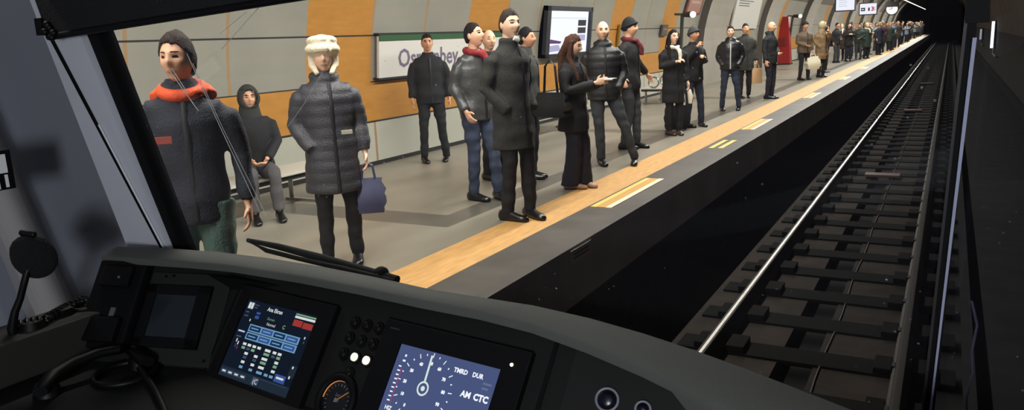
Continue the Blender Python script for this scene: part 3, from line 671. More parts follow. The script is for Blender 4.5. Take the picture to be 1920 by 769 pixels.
def R_(u, v, w_, h_, mi, z=0.0): g.add([(u, v, z), (u + w_, v, z), (u + w_, v + h_, z), (u, v + h_, z)], [(0, 3, 2, 1)], mi)
R_(.034, .036, .024, .020, GRY); R_(.036, .038, .009, .016, WHT, .0003); R_(.047, .038, .009, .016, WHT, .0003); R_(.060, .040, .018, .003, GRY); R_(.06, .047, .014, .003, GRY)
g.text('Ana Ekran', .115, .049, .0145, WHT, .0004, flip=-1, bold=.0003)
R_(.225, .036, .078, .004, GRN); R_(.225, .042, .078, .006, WHT); R_(.226, .052, .034, .016, RED); R_(.263, .054, .036, .015, RED)
R_(.034, .062, .014, .004, GRY); R_(.034, .072, .016, .004, GRY); R_(.078, .058, .016, .006, BLU); R_(.078, .068, .016, .008, BLU)
g.text('Durum', .128, .071, .010, GRN, .0003, flip=-1); g.text('Normal', .133, .085, .011, WHT, .0003, flip=-1)
g.text('C', .195, .083, .014, GRN, .0003, flip=-1, bold=.0004); R_(.062, .080, .004, .006, WHT); R_(.285, .087, .004, .006, WHT); R_(.287, .098, .004, .006, GRY)
def train(v):
    R_(.072, v, .200, .019, CYN, .0001)
    for k in range(4): R_(.076 + k * .049, v + .003, .044, .013, BLU if k % 2 else BLB, .0004); R_(.082 + k * .049, v + .008, .03, .003, CYN, .0007)
train(.092); train(.113)
R_(.034, .113, .030, .006, BLU); R_(.036, .114, .026, .003, WHT, .0003); R_(.036, .128, .020, .004, GRY)
for (a, b) in ((.043, .136), (.052, .142), (.046, .150), (.055, .154)): R_(a, b, .004, .009, PUR if b > .145 else WHT)
cols_ = [.074, .094, .114, .134, .165, .196, .216]
rows_ = [.141, .151, .163, .173, .185, .198]
for i, c_ in enumerate(cols_):
    for j, r_ in enumerate(rows_):
        if (i in (0, 2) and j > 1) or (i == 3 and j == 1) or (i == 5 and j in (2, 3, 4)): continue
        mi = WHT if j in (0, 2, 4) else (GRN if (i + j) % 2 else GRY) if j < 4 else CYN
        R_(c_, r_, .014 if i != 4 else .022, .0065, mi)
R_(.236, .190, .040, .019, BLU); R_(.242, .196, .028, .005, WHT, .0004)
R_(.028, .211, .276, .025, BAR)
for k in range(4): R_(.034 + k * .026, .218, .022, .010, GRY, .0003); R_(.038 + k * .026, .221, .014, .004, WHT, .0006)
R_(.162, .214, .024, .018, GRY, .0003); g.text('(C', .166, .230, .018, WHT, .0006, flip=-1); R_(.19, .214, .10, .001, GRY, .0003)
R_(.278, .160, .024, .03, BAR, .0001); R_(.284, .162, .005, .006, WHT, .0004); R_(.284, .186, .005, .007, WHT, .0004)
go = local(mn, g).build('screen_graphics', lcd_cols, sc1, fix=False)
go.parent = sc1
# fascia buttons
bcols, brows = [.425, .465, .504], [.023, .061, .100]
names = {(0, 0): 'top left', (0, 1): 'top middle', (0, 2): 'top right', (1, 0): 'second-row left', (1, 1): 'second-row middle', (1, 2): 'second-row right', (2, 0): 'third-row left', (2, 1): 'third-row middle', (2, 2): 'third-row right'}
def button(u, v, r, lab, lit=0, F=FM):
    t = panel_thing('push_button', lab, 'button', F, (u, v, 0)); t['group'] = 'round buttons between the two displays'
    mb = MB(F); mb.tube([(u, v, -.002), (u, v, .006)], [r + .003, r + .002], 22); local(t, mb).build('collar', [M_blk], t, True)
    mb = MB(F); mb.tube([(u, v, .0), (u, v, .010), (u, v, .012)], [r * .78, r * .78, r * .6], 20)
    local(t, mb).build('cap', [M_blkg if not lit else E_('button_warm' if lit > 1 else 'button_white', (255, 236, 205) if lit > 1 else (225, 232, 215), 2.2 if lit > 1 else 1.3)], t, True)
for j in range(3):
    for i in range(3):
        lit = 1 if (j, i) == (2, 1) else 2 if (j, i) == (2, 2) else 0
        button(bcols[i], brows[j], .0125, ('glowing %s white button, %s of the grid between the displays' % ('smaller' if lit == 1 else 'brighter', names[(j, i)])) if lit else 'unlit black round button, %s of the grid between the displays' % names[(j, i)], lit)
button(.464, .138, .0125, 'unlit black round button alone below the button grid')
# gauge
gg = panel_thing('pressure_gauge', 'round pressure gauge with amber-lit rim below the buttons', 'gauge', FM, (.457, .203, 0))
mb = MB(FM); mb.ring((.457, .203, .008), .053, .009, (0, 0, 1), 36); 
local(gg, mb).build('rim', [M_blk], gg, True)
mb = MB(FM); mb.tube([(.457, .203, 0), (.457, .203, .004)], .053, 36); local(gg, mb).build('dial', [mat('gauge_face', (20, 22, 26), .4)], gg)
mb = MB(FM)
mb.ring((.457, .203, .006), .044, .0011, (0, 0, 1), 24, 0, 2.3, 4.1)
for k in range(17):
    a = math.radians(-220 + k * 16.2); c, s = math.cos(a), math.sin(a)
    mb.tube([(.457 + .032 * c, .203 + .032 * s, .005), (.457 + .038 * c, .203 + .038 * s, .005)], .0008, 4, 1)
mb.text('bar', .448, .195, .012, 1, .005, flip=-1); mb.tube([(.452, .208, .007), (.485, .180, .007)], .0012, 5, 2); mb.tube([(.457, .203, .004), (.457, .203, .009)], .005, 12, 1)
local(gg, mb).build('markings', [E_('amber', (230, 150, 90), .9), mat('gauge_grey', (120, 122, 124), .5), E_('amber2', (190, 130, 70), .6)], gg)

# speed display
ms = panel_thing('monitor', 'tilted display showing a white speed dial on blue, right of the buttons', 'monitor', FM, (.73, .13, 0))
bezel(ms, FM, .530, -.004, .934, .30, .592, .044, .872, .262)
mb = MB(FM); mb.box((.588, .04, 0), (.876, .266, .010)); sc2 = local(ms, mb).build('screen', [E_('lcd_slate', (72, 84, 124), 1.0)], ms)
g = MB(FM @ Matrix.Translation((0, 0, .0106)))
Cd = (.692, .124)
def seg(a, r0, r1, w_, mi=0, z=0.0):
    c, s = math.sin(a), -math.cos(a); px_, py_ = -s * w_, c * w_
    g.add([(Cd[0] + r0 * c - px_, Cd[1] + r0 * s - py_, z), (Cd[0] + r1 * c - px_, Cd[1] + r1 * s - py_, z), (Cd[0] + r1 * c + px_, Cd[1] + r1 * s + py_, z), (Cd[0] + r0 * c + px_, Cd[1] + r0 * s + py_, z)], [(0, 1, 2, 3)], mi)
for k in range(21):
    a = math.radians(-142 + k * 14.2)
    if k % 2 == 0: seg(a, .068, .078, .0010)
    else: seg(a, .071, .075, .0013)
for k in range(11):
    a = math.radians(-142 + k * 28.4); c, s = math.sin(a), -math.cos(a)
    g.text(str(k * 10), Cd[0] + .055 * c, Cd[1] + .055 * s + .0032, .0095, 0, .0002, 'CENTER', flip=-1, bold=.0006)
def ringp(r0, r1, mi, z):
    for k in range(30):
        a, b = 2 * PI * k / 30, 2 * PI * (k + 1) / 30
        g.add([(Cd[0] + r0 * math.cos(a), Cd[1] + r0 * math.sin(a), z), (Cd[0] + r1 * math.cos(a), Cd[1] + r1 * math.sin(a), z), (Cd[0] + r1 * math.cos(b), Cd[1] + r1 * math.sin(b), z), (Cd[0] + r0 * math.cos(b), Cd[1] + r0 * math.sin(b), z)], [(0, 1, 2, 3)], mi)
ringp(.0118, .0158, 1, .0006); ringp(0, .0055, 1, .0006)
an = math.radians(-3); seg(an, .014, .072, .0026, 1, .0007)
g.text('TMRD', .756, .0725, .0135, 0, .0003, flip=-1, bold=.0005); g.text('DUR', .806, .0725, .0135, 0, .0003, flip=-1, bold=.0005)
g.text('AM', .792, .1165, .0175, 0, .0003, flip=-1, bold=.0007); g.text('CTC', .825, .1165, .0185, 0, .0003, flip=-1, bold=.0009)
R2 = lambda u, v, w_, h_, mi, z=.0002: g.add([(u, v, z), (u + w_, v, z), (u + w_, v + h_, z), (u, v + h_, z)], [(0, 3, 2, 1)], mi)
R2(.838, .078, .022, .004, 3); R2(.838, .088, .016, .004, 3)
for k in range(9): R2(.606 + .0, .090 + k * .0095, .008, .0028, 0); 
R2(.612, .076, .008, .004, 0); R2(.614, .064, .005, .005, 0)
R2(.616, .094, .0022, .078, 2)
g.v = g.v
for a_i in range(12):
    a, b = 2 * PI * a_i / 12, 2 * PI * (a_i + 1) / 12
    g.add([FM.to_3x3() @ Vector((0, 0, 0)) * 0 + Vector((.853, .147, .0002)), (.853 + .014 * math.cos(a), .147 + .014 * math.sin(a), .0002), (.853 + .014 * math.cos(b), .147 + .014 * math.sin(b), .0002)], [(0, 1, 2)], 2)
R2(.845, .144, .016, .006, 4, .0004); g.text('HIZ', .607, .187, .012, 0, .0003, flip=-1, bold=.0004)
local(ms, g).build('screen_graphics', [E_('dial_white', (236, 240, 248), 1.1), E_('needle', (214, 228, 222), 1.0), E_('dial_red', (176, 70, 104), .8), E_('dial_dim', (110, 124, 160), .8), E_('dial_pink', (235, 170, 180), 1.0)], sc2, fix=False)
mb = MB(FM); mb.tube([(.895, .030, .014), (.895, .030, .0185)], [.0045, .003], 12); local(ms, mb).build('power_light', [E_('led', (255, 236, 200), 3.0)], ms)
mb = MB(FM); mb.box((.548, .014, .0155), (.578, .0175, .0166)); local(ms, mb).build('maker_mark', [mat('faint_grey', (40, 40, 42), .5)], ms)
# rotary switches at the right
for (px, py, r, lab) in ((1139, 750, .021, 'round switch with pale ring right of the speed display, larger one'), (1206, 768, .014, 'round switch with pale ring at the bottom edge, smaller one')):
    rr = ray(px, py); Fk = FM @ Matrix.Translation((1.02, 0, 0)) @ Matrix.Rotation(math.radians(14), 4, 'Y'); Fi = Fk.inverted()
    A = Fi @ Vector(C0); B = Fi.to_3x3() @ Vector(rr); P_ = A + B * (-A.z / B.z)
    t = thing('rotary_switch', lab, 'switch', Fk @ P_)
    mb = MB(Fk); mb.ring((P_.x, P_.y, .004), r, .0028, (0, 0, 1), 28); local(t, mb).build('ring', [mat('pale_ring', (120, 120, 130), .4)], t, True)
    mb = MB(Fk); mb.tube([(P_.x, P_.y, 0), (P_.x, P_.y, .008), (P_.x, P_.y, .012)], [r * .85, r * .8, r * .55], 22); local(t, mb).build('cap', [mat('switch_navy', (12, 12, 26), .3)], t, True)
# gooseneck microphone
mc = thing('gooseneck_microphone', 'black round microphone on a bent neck against the grey cab wall', 'microphone', (-2.1, 1.0, EYE - .69))
hd = at_x(64, 482, -2.06); nk = [at_x(50, 512, -2.06), at_x(44, 536, -2.07), at_x(38, 560, -2.08), at_x(28, 585, -2.09), at_x(22, 615, -2.1), at_x(26, 640, -2.1), Vector((-2.1, 1.09, EYE - .70))]
mb = MB(); mb.ball((0, 0, 0), (.052, .026, .060), 0, 22, 14)
rot = Matrix.Rotation(math.radians(55), 3, 'Z') @ Matrix.Rotation(math.radians(-25), 3, 'Y'); mb.v = [rot @ v + hd for v in mb.v]
local(mc, mb).build('head', [mat('mic_foam', (8, 8, 9), .9, bump=.6, scale=180)], mc, True)
mb = MB(); mb.ball(hd + Vector((-.03, .0, .01)), (.04, .04, .045)); [mb.ball(hd + Vector((-.01 + .012 * i, 0, .062)), .009) for i in range(-2, 3)]; local(mc, mb).build('rear_cup', [M_blkg], mc, True)
mb = MB(); mb.tube([hd] + nk, [.010, .009, .009, .009, .010, .012, .014, .016], 10); local(mc, mb).build('neck', [M_blkg], mc, True)
mb = MB(); mb.tube([nk[-1] + Vector((0, 0, .03)), nk[-1], nk[-1] - Vector((0, 0, .0))], [.028, .04, .042], 18); local(mc, mb).build('base', [M_blkg], mc, True)
# coiled cord and clutter on the shelf
def coil(path, R, r, turns, name, lab, root=None, m=None):
    mb = MB(); pts = []; N = turns * 8; P = [Vector(p) for p in path]
    for i in range(N + 1):
        t = i / N * (len(P) - 1); k = min(int(t), len(P) - 2); p = P[k].lerp(P[k + 1], t - k); d = (P[k + 1] - P[k]).normalized()
        a = d.orthogonal().normalized(); b = d.cross(a); w_ = 2 * PI * turns * i / N; pts.append(p + a * R * math.cos(w_) + b * R * math.sin(w_))
    mb.tube(pts, r, 6); return tag(mb.build(name, [m or M_blkg], smooth=True), lab, 'cord')
zs_ = EYE - .69 + .014
coil([(-2.155, 1.28, zs_), (-2.13, 1.2, zs_), (-2.09, 1.12, zs_), (-2.12, 1.05, zs_ + .0)], .012, .0035, 16, 'coiled_cord', 'black coiled cord lying on the side shelf under the cab wall')
mb = MB(); mb.ring((-2.12, 1.25, EYE - .69 + .006), .03, .005, (.1, 0, 1)); mb.box((-2.14, 1.17, EYE - .69), (-2.10, 1.21, EYE - .67), 0, .004); tag(mb.build('loose_hook', [M_blkg], smooth=True), 'small black hook with ring lying on the side shelf', 'hook')
# telephone handset on the desk
ph = thing('telephone_handset', 'black curved telephone handset lying at the lower left of the desk', 'handset', (-1.75, 1.03, DZ))
def dpt(px, py, dz=.03): return at_z(px, py, DZ + dz)
mb = MB(); path = [dpt(75, 735, .03), dpt(100, 705, .035), dpt(140, 680, .05), dpt(185, 662, .055), dpt(225, 655, .05), dpt(258, 662, .035), dpt(275, 680, .03)]
mb.tube(path, [(.018, .014), (.024, .018), (.017, .014), (.015, .013), (.016, .013), (.024, .018), (.02, .016)], 14); local(ph, mb).build('grip', [M_blkg], ph, True)
mb = MB(); c1 = dpt(88, 728, .018); c2 = dpt(262, 676, .018)
for c in (c1, c2): mb.tube([c - Vector((0, 0, .016)), c + Vector((0, 0, .012))], [.034, .026], 18)
local(ph, mb).each('earpiece', [M_blkg], ph, True)
mb = MB(); mb.tube([dpt(262, 690, .02), dpt(278, 712, .01), dpt(292, 735, .009), dpt(306, 765, .009), dpt(318, 800, .009)], .009, 10); tag(mb.build('handset_cable', [M_blkg], smooth=True), 'thick black cable running from the handset towards the bottom edge', 'cable')
mb = MB(); mb.ring(dpt(235, 700, .010), .075, .008, (0, 0, 1), 30); tag(mb.build('cable_loop', [M_blkg], smooth=True), 'loop of black cable on the desk under the handset', 'cable')
# wiper outside the glass
wp = thing('windscreen_wiper', 'black windscreen wiper with twin arms resting low outside the glass', 'wiper', at_ws(735, 518, .06))
mb = MB(); mb.tube([at_ws(464, 450, .05), at_ws(520, 462, .06), at_ws(600, 483, .07), at_ws(700, 512, .07), at_ws(745, 525, .06)], [.006, .010, .012, .013, .012], 8); local(wp, mb).build('blade_arm', [M_rub], wp, True)
mb = MB(); mb.tube([at_ws(464, 451, .045), at_ws(500, 470, .05), at_ws(560, 485, .05), at_ws(640, 503, .05), at_ws(740, 528, .05)], [.005, .007, .007, .008, .008], 8); local(wp, mb).build('link_arm', [M_rub], wp, True)
mb = MB(); c = at_ws(715, 512, .07); mb.ball(c, (.022, .02, .018)); mb.tube([c, c + Vector((0, -.02, -.10))], .014, 10); local(wp, mb).build('pivot', [M_rub], wp, True)
# fill lamp added behind the viewer to brighten the pillar and side wall
cl = thing('cab_fill_lamp', 'added round fill lamp behind the viewer, brightening the cab pillar and wall', 'lamp', (.15, -1.395, 2.55))
mb = MB(); mb.tube([(0, 0, 0), (0, .03, 0)], [.27, .26], 24); mb.build('body', [M_cabw], cl)
L = bpy.data.lights.new('cab_fill_light', 'AREA'); L.shape = 'DISK'; L.size = .5; L.energy = CAB_W; L.color = (.92, .95, 1.0)
lo = bpy.data.objects.new('light', L); COL.objects.link(lo); lo.parent = cl; lo.location = (0, .04, 0); lo.rotation_euler = (PI / 2, 0, math.radians(15))
# ------------------------------------------------------------------ people
def remesh(mb, vox, smooth=2, name='tmp'):
    me = mb.mesh(name); o = bpy.data.objects.new(name, me); COL.objects.link(o)
    r = o.modifiers.new('r', 'REMESH'); r.mode = 'VOXEL'; r.voxel_size = vox
    if smooth: s_ = o.modifiers.new('s', 'SMOOTH'); s_.iterations = smooth; s_.factor = .5
    dg = bpy.context.evaluated_depsgraph_get(); dg.update()
    out = bpy.data.meshes.new_from_object(o.evaluated_get(dg)); bpy.data.objects.remove(o); bpy.data.meshes.remove(me)
    out.name = name; return out
def folds(me, amp, fx=5.0, fz=9.0, quilt=0.0, qper=.085, seed=0.0, ztop=9, zbot=-9):
    n = len(me.vertices); co = np.empty(n * 3, np.float32); me.vertices.foreach_get('co', co); co = co.reshape(-1, 3)
    no = np.empty(n * 3, np.float32); me.vertex_normals.foreach_get('vector', no); no = no.reshape(-1, 3)
    d = np.array([noise.noise((p[0] * fx + seed, p[1] * fx, p[2] * fz)) for p in co], np.float32) * amp
    if quilt: d += quilt * (np.abs(np.sin(PI * co[:, 2] / qper)) - .6)
    d *= ((co[:, 2] < ztop) & (co[:, 2] > zbot))
    co += no * d[:, None]; me.vertices.foreach_set('co', co.ravel()); me.update()
SKINS = [(224, 172, 140), (206, 150, 118), (232, 186, 158)]
def hand(mb, W, w, front, pn, curl=.35, s=1.0, thumb=True, detail=True):
    """W wrist, w direction of hand, front: thumb side, pn: palm side"""
    w = w.normalized(); front = (front - w * front.dot(w)).normalized(); pn2 = w.cross(front)
    pn = pn2 if pn2.dot(pn) > 0 else -pn2
    mb.tube([W - w * .03, W, W + w * .035, W + w * .085], [(.024 * s, .020 * s), (.026 * s, .019 * s), (.040 * s, .017 * s), (.038 * s, .014 * s)], 10, ref=front)
    for k, (off, ln) in enumerate(((.028, .070), (.0095, .078), (-.0095, .072), (-.027, .056))):
        p = W + w * .078 * s + front * off * s; pts = [p - w * .012, p]; a = 0
        for sgm in (.44, .32, .24):
            a += curl * (1 + .06 * k); d = w * math.cos(a) + pn * math.sin(a) + front * off * 1.6; p = p + d * ln * sgm * s; pts.append(p)
        mb.tube(pts, [.0095 * s, .0098 * s, .0092 * s, .0086 * s, .0070 * s], 8)
    p = W + w * .02 * s + front * .025 * s; q = p + (w * .55 + front * .75 + pn * .25).normalized() * .038 * s; r_ = q + (w * .85 + front * .3 + pn * .35).normalized() * .034 * s
    mb.tube([p, q, r_], [.013 * s, .011 * s, .0085 * s], 8)
ARMS = {  # elbow, wrist, curl   (x outward, y forward negative, z absolute for a 1.75 m person)
 'down': ((.245, .03, 1.14), (.255, -.03, .89), .35), 'pocket': ((.252, .06, 1.13), (.165, -.085, .95), .5),
 'thigh': ((.235, .05, 1.14), (.215, -.10, .92), .4), 'chest': ((.245, -.03, 1.15), (.04, -.215, 1.24), .6), 'phone': ((.24, -.05, 1.14), (.09, -.33, 1.22), .7),
 'mouth': ((.25, -.13, 1.19), (.07, -.20, 1.43), .9), 'ear': ((.30, -.10, 1.24), (.12, -.05, 1.55), .9), 'out': ((.34, .03, 1.20), (.48, -.08, 1.00), .3),
 'belly': ((.25, .0, 1.14), (.05, -.185, 1.04), .6), 'carry': ((.25, .02, 1.14), (.26, -.05, .88), 1.2), 'hip': ((.30, .08, 1.16), (.21, -.08, 1.0), .5), 'lap': ((.24, -.05, 1.17), (.08, -.27, 1.02), .5)}
def person(name_label, x, y, H, turn, top, pants, shoes_c, hair=('short', (30, 24, 20)), topkind='jacket', hem=.82, arms=('down', 'down'), legs=((.10, 0), (.10, 0)), look=0, nod=0,
           lod=1, skin=0, bulk=1.0, quilt=0.0, sit=False, flare=.0, scarf=None, seed=0, leather=False, pat=None, collar=None, group=None, extra=None, cat='person', hood_up=False, belt=None, zipper=None):
    s = H / 1.75
    ang = math.atan2(-x, y) + math.radians(turn)       # faces the train cab when turn = 0
    # facing vector (0,-1) rotated by ang must point to the camera: (-x,-y)
    ang = math.atan2(0 - x, y) + math.radians(turn)
    t = thing('person', name_label, cat, (x, y, PLAT), ang, group)
    hv, cv = ((.0062, .012), (.009, .016), (.013, .022))[lod]
    S = lambda p: Vector(p) * s
    dz = -.40 if sit else 0
    up = lambda p: Vector((p[0], p[1], p[2] + dz)) * s
    hips = [Vector((sx * .09, 0, .88 + dz)) * s for sx in (-1, 1)]
    feet = []; knees = []; 
    for i, sx in enumerate((-1, 1)):
        if sit: k_ = Vector((sx * .11, -.40, .50)) * s; f_ = Vector((sx * .12, -.44, .09)) * s
        else:
            f_ = Vector((sx * legs[i][0], legs[i][1], .09)) * s; k_ = (hips[i] + f_) / 2 + Vector((0, -.035 if legs[i][1] <= 0 else -.05, .03)) * s
        knees.append(k_); feet.append(f_)
    # head frame
    neck = up((0, .01, 1.47)); hc = up((0, -.015, 1.635)); R3 = Matrix.Rotation(math.radians(look), 3, 'Z') @ Matrix.Rotation(math.radians(nod), 3, 'X')
    toW = lambda p: R3 @ (Vector(p) * s) + hc
    g1 = lambda u, v: math.exp(-(u * u + v * v))
    def headf(v):
        x_, y_, z_ = v
        zz = z_ / .118
        if z_ < 0: x_ *= 1 - .26 * (-zz) ** 1.6; y_ *= 1 - .10 * (-zz) ** 2
        if y_ < 0:
            dy = -.024 * g1(x_ / .0135, (z_ + .016) / .022) - .010 * g1(x_ / .010, (z_ - .008) / .022) - .006 * g1(x_ / .05, (z_ - .036) / .012)
            dy += .011 * (g1((x_ - .031) / .016, (z_ - .014) / .012) + g1((x_ + .031) / .016, (z_ - .014) / .012))
            dy += -.008 * g1(x_ / .022, (z_ + .058) / .010) - .012 * g1(x_ / .022, (z_ + .096) / .018) - .006 * (g1((x_ - .045) / .02, (z_ + .02) / .02) + g1((x_ + .045) / .02, (z_ + .02) / .02))
            y_ += dy
        return toW((x_, y_, z_))
    b = MB()
    b.ball((0, 0, 0), (.074, .094, .118), 0, 40, 30, fn=headf)
    for sx in (-1, 1): b.ball((0, 0, 0), (.009, .020, .031), 0, 10, 8, fn=lambda v, sx=sx: toW(v + Vector((sx * .075, .012, -.002))))
    b.tube([up((0, .015, 1.40)), neck, toW((0, .02, -.06))], [.062 * s, .055 * s, .052 * s], 14)
    b.tube([up((0, 0, .86)), up((0, 0, 1.05)), up((0, 0, 1.3)), up((0, .01, 1.41))], [(.13 * s, .09 * s), (.12 * s, .085 * s), (.15 * s, .09 * s), (.10 * s, .07 * s)], 14)
    for i in (0, 1):
        b.tube([hips[i] + Vector((0, 0, -.0)), knees[i], feet[i]], [.072 * s, .045 * s, .034 * s], 10)
        b.tube([feet[i] + Vector((0, .02, -.03)) * s, feet[i] + Vector((0, -.10, -.06)) * s], [.024 * s, .016 * s], 8)
    jo = []
    for i, sx in enumerate((-1, 1)):
        el, wr, curl = ARMS[arms[i]]
        sh = up((sx * .175, .01, 1.405)); el = up((sx * el[0], el[1], el[2])); wr = up((sx * wr[0], wr[1], wr[2])); jo.append((sh, el, wr))
        b.tube([sh + Vector((-sx * .05, 0, -.05)) * s, sh.lerp(el, .35), el, wr], [.022 * s, .028 * s, .028 * s, .025 * s], 10)
        d = (wr - el).normalized(); 
        front = Vector((0, -1, 0)) if abs(d.y) < .75 and abs(d.x) < .75 else Vector((0, 0, 1))
        if arms[i] != 'pocket': hand(b, wr + d * .01, d, front, Vector((-sx, .1, 0)), curl, s)
    me = remesh(b, hv, 1, 'body')
    skm = mat('skin_%d' % skin, SKINS[skin], .55); hairm = mat('hair_%d_%d_%d' % hair[1], hair[1], .8, spec=.2, var=.3, scale=60, bump=.4)
    me.materials.append(skm); me.materials.append(mat('eye_dark', (30, 22, 20), .3)); me.materials.append(mat('lips_%d' % skin, tuple(int(c * .78) for c in SKINS[skin]), .5)); me.materials.append(hairm)
    inv = R3.inverted()
    for p in me.polygons:
        q = inv @ (Vector(p.center) - hc) / s
        if q.y < -.055 and abs(q.z) < .1:
            ax = abs(q.x)
            if (ax - .031) ** 2 / .013 ** 2 + (q.z - .014) ** 2 / .0065 ** 2 < 1: p.material_index = 1
            elif (ax - .031) ** 2 / .020 ** 2 + (q.z - .036 + (ax - .031) ** 2 * 6) ** 2 / .005 ** 2 < 1: p.material_index = 3
            elif (q.x / .024) ** 2 + ((q.z + .058) / .0085) ** 2 < 1: p.material_index = 2
    me.polygons.foreach_set('use_smooth', [True] * len(me.polygons))
    bo = bpy.data.objects.new('body', me); COL.objects.link(bo); bo.parent = t
    # trousers
    c = MB()
    c.tube([up((0, .0, 1.02)), up((0, 0, .93)), up((0, .0, .84))], [(.15 * s * bulk, .105 * s), (.165 * s * bulk, .12 * s), (.15 * s, .105 * s)], 18)
    for i, sx in enumerate((-1, 1)):
        an = feet[i] + Vector((0, 0, .015)) * s
        rk, ra = .066 * s, (.054 + flare) * s
        if sit: c.tube([hips[i] + Vector((0, .02, .0)), (hips[i] + knees[i]) / 2, knees[i] + Vector((0, -.01, .0)), knees[i] * .9 + an * .1 + Vector((0, -.0, -.0)), an], [.092 * s, .085 * s, .068 * s, .066 * s, .056 * s], 14)
        else: c.tube([hips[i] + Vector((0, 0, .03)), hips[i] * .7 + knees[i] * .3, knees[i], knees[i] * .45 + an * .55, an, an - Vector((0, -.004, .06 if flare else .045)) * s], [.098 * s, .092 * s, rk + flare * .4 * s, rk * .93 + flare * .6 * s, ra, ra * (1.1 if flare else .9)], 14)
    me = remesh(c, cv, 2, 'trousers'); folds(me, .012 * s, 7, 13, seed=seed)
    link('trousers', me, pants, t, True)
    # shoes
    for i, sx in enumerate((-1, 1)):
        f = feet[i]; sh_ = MB(); toe = math.radians(-12 * sx if not sit else 0)
        prof_ = [(.088, .018, .02, .035), (.075, .034, .045, .045), (.03, .040, .055, .055), (-.03, .040, .046, .046), (-.09, .044, .034, .034), (-.14, .046, .028, .028), (-.18, .036, .023, .023), (-.198, .014, .012, .016)]
        vs = []; n = 14
        for (yy, wd, ht, cz) in prof_:
            for j in range(n):
                a = 2 * PI * j / n; px_ = wd * math.cos(a); pz = max(0.0, cz + ht * math.sin(a)); px_ *= 1.0
                q = Matrix.Rotation(toe, 3, 'Z') @ Vector((px_, yy, pz)); vs.append(Vector((f.x, f.y, f.z - .09 * s)) + q * s)
        fs = [(k * n + j, k * n + (j + 1) % n, (k + 1) * n + (j + 1) % n, (k + 1) * n + j) for k in range(7) for j in range(n)] + [list(range(n))[::-1], [7 * n + j for j in range(n)]]
        sh_.add(vs, fs); sh_.tube([f + Vector((0, .012, -.045)) * s, f + Vector((0, .008, .03)) * s], [.040 * s, .040 * s], 14); sh_.build('shoe', [shoes_c], t, True)
    # upper garment
    c = MB(); k = bulk; long = hem < .75
    if sit: hem = .86
    rings = [((0, .005, hem), (.205 * k if long else .188 * k, .165 * k if long else .142 * k))]
    if long: rings += [((0, .0, (hem + .92) / 2), (.198 * k, .155 * k))]
    rings += [((0, 0, .94), (.186 * k, .140 * k)), ((0, 0, 1.07), (.172 * k, .130 * k)), ((0, 0, 1.2), (.186 * k, .135 * k)), ((0, .005, 1.32), (.200 * k, .132 * k)), ((0, .01, 1.395), (.190 * k, .112 * k)), ((0, .01, 1.44), (.135 * k, .092)), ((0, .008, 1.475), (.080, .078))]
    ch = {'jacket': 1.515, 'coat': 1.525, 'high': 1.545}.get(topkind, 1.515)
    rings += [((0, .004, ch), (.076, .074))]
    c.tube([up(p) for p, r in rings], [(r[0] * s, r[1] * s) for p, r in rings], 22)
    for i, sx in enumerate((-1, 1)):
        sh, el, wr = jo[i]; en = el.lerp(wr, 1.04 if arms[i] == 'pocket' else .95)
        c.tube([up((sx * .10, .01, 1.375)), sh + Vector((-sx * .018, 0, -.022)) * s, sh.lerp(el, .22), sh.lerp(el, .5), el, el.lerp(wr, .5), en], [.062 * s * k, .062 * s * k, .068 * s * k, .065 * s * k, .058 * s * k, .052 * s * k, .045 * s * k], 14)
    if hood_up is False and topkind == 'high': c.ring(up((0, .03, 1.49)), .085 * s, .032 * s, (0, -.25, 1), 20)
    if hood_up:
        c.ring(toW((0, .02, -.10)), .085 * s, .035 * s, (0, 0, 1), 20)
    me = remesh(c, cv, 5, 'jacket'); folds(me, (.016 if not quilt else .008) * s, 5, 9, quilt * s, .085 * s, seed)
    nm = 'coat' if long else 'jacket'; me.name = nm
    link(nm, me, top, t, True)
    if belt: 
        c = MB(); c.tube([up((0, 0, belt[0] - .02)), up((0, 0, belt[0] + .02))], [(.182 * k * s, .137 * k * s)] * 2, 22); c.build('belt', [belt[1]], t, True)
    if not zipper and lod < 2 and not sit:
        c = MB(); zz = [hem + .01, .94, 1.07, 1.2, 1.32, 1.395, 1.44]; rr_ = [(.162 if long else .139), .138, .128, .133, .128, .104, .086]
        c.tube([up((.012, -r * k - .001, z)) for z, r in zip(zz, rr_)], [(.016 * s, .006 * s)] * 7, 6); c.build('placket', [mat('placket_black', (10, 10, 11), .6)], t, True)
    if zipper:
        c = MB(); zz = [hem + .02, 1.05, 1.2, 1.32, 1.40]; rr_ = [.146, .139, .143, .142, .124]
        c.tube([up((.0, -r * k, z)) for z, r in zip(zz, rr_)], [.012 * s] * 5, 6); c.build('zipper', [zipper], t, True)
    if collar:
        c = MB(); c.ring(up((0, .015, 1.485)), .092 * s, .034 * s, (0, -.30, 1), 22)
        c.tube([up((-.14, .02, 1.45)), up((-.10, .08, 1.47)), up((0, .11, 1.49)), up((.10, .08, 1.47)), up((.14, .02, 1.45))], [.03 * s, .045 * s, .05 * s, .045 * s, .03 * s], 12)
        me = remesh(c, cv * .8, 2, 'collar'); link('collar', me, collar, t, True)
    if scarf:
        c = MB(); c.ring(up((0, .0, 1.485)), .082 * s, .034 * s, (0, -.2, 1), 22); c.tube([up((.03, -.09, 1.47)), up((.05, -.155, 1.38)), up((.05, -.165, 1.27))], [.035 * s, .034 * s, .03 * s], 10)
        me = remesh(c, cv * .8, 2, 'scarf'); folds(me, .012, 20, 20, seed=seed); link('scarf', me, scarf, t, True)
    # hair / headwear
    kind = hair[0]
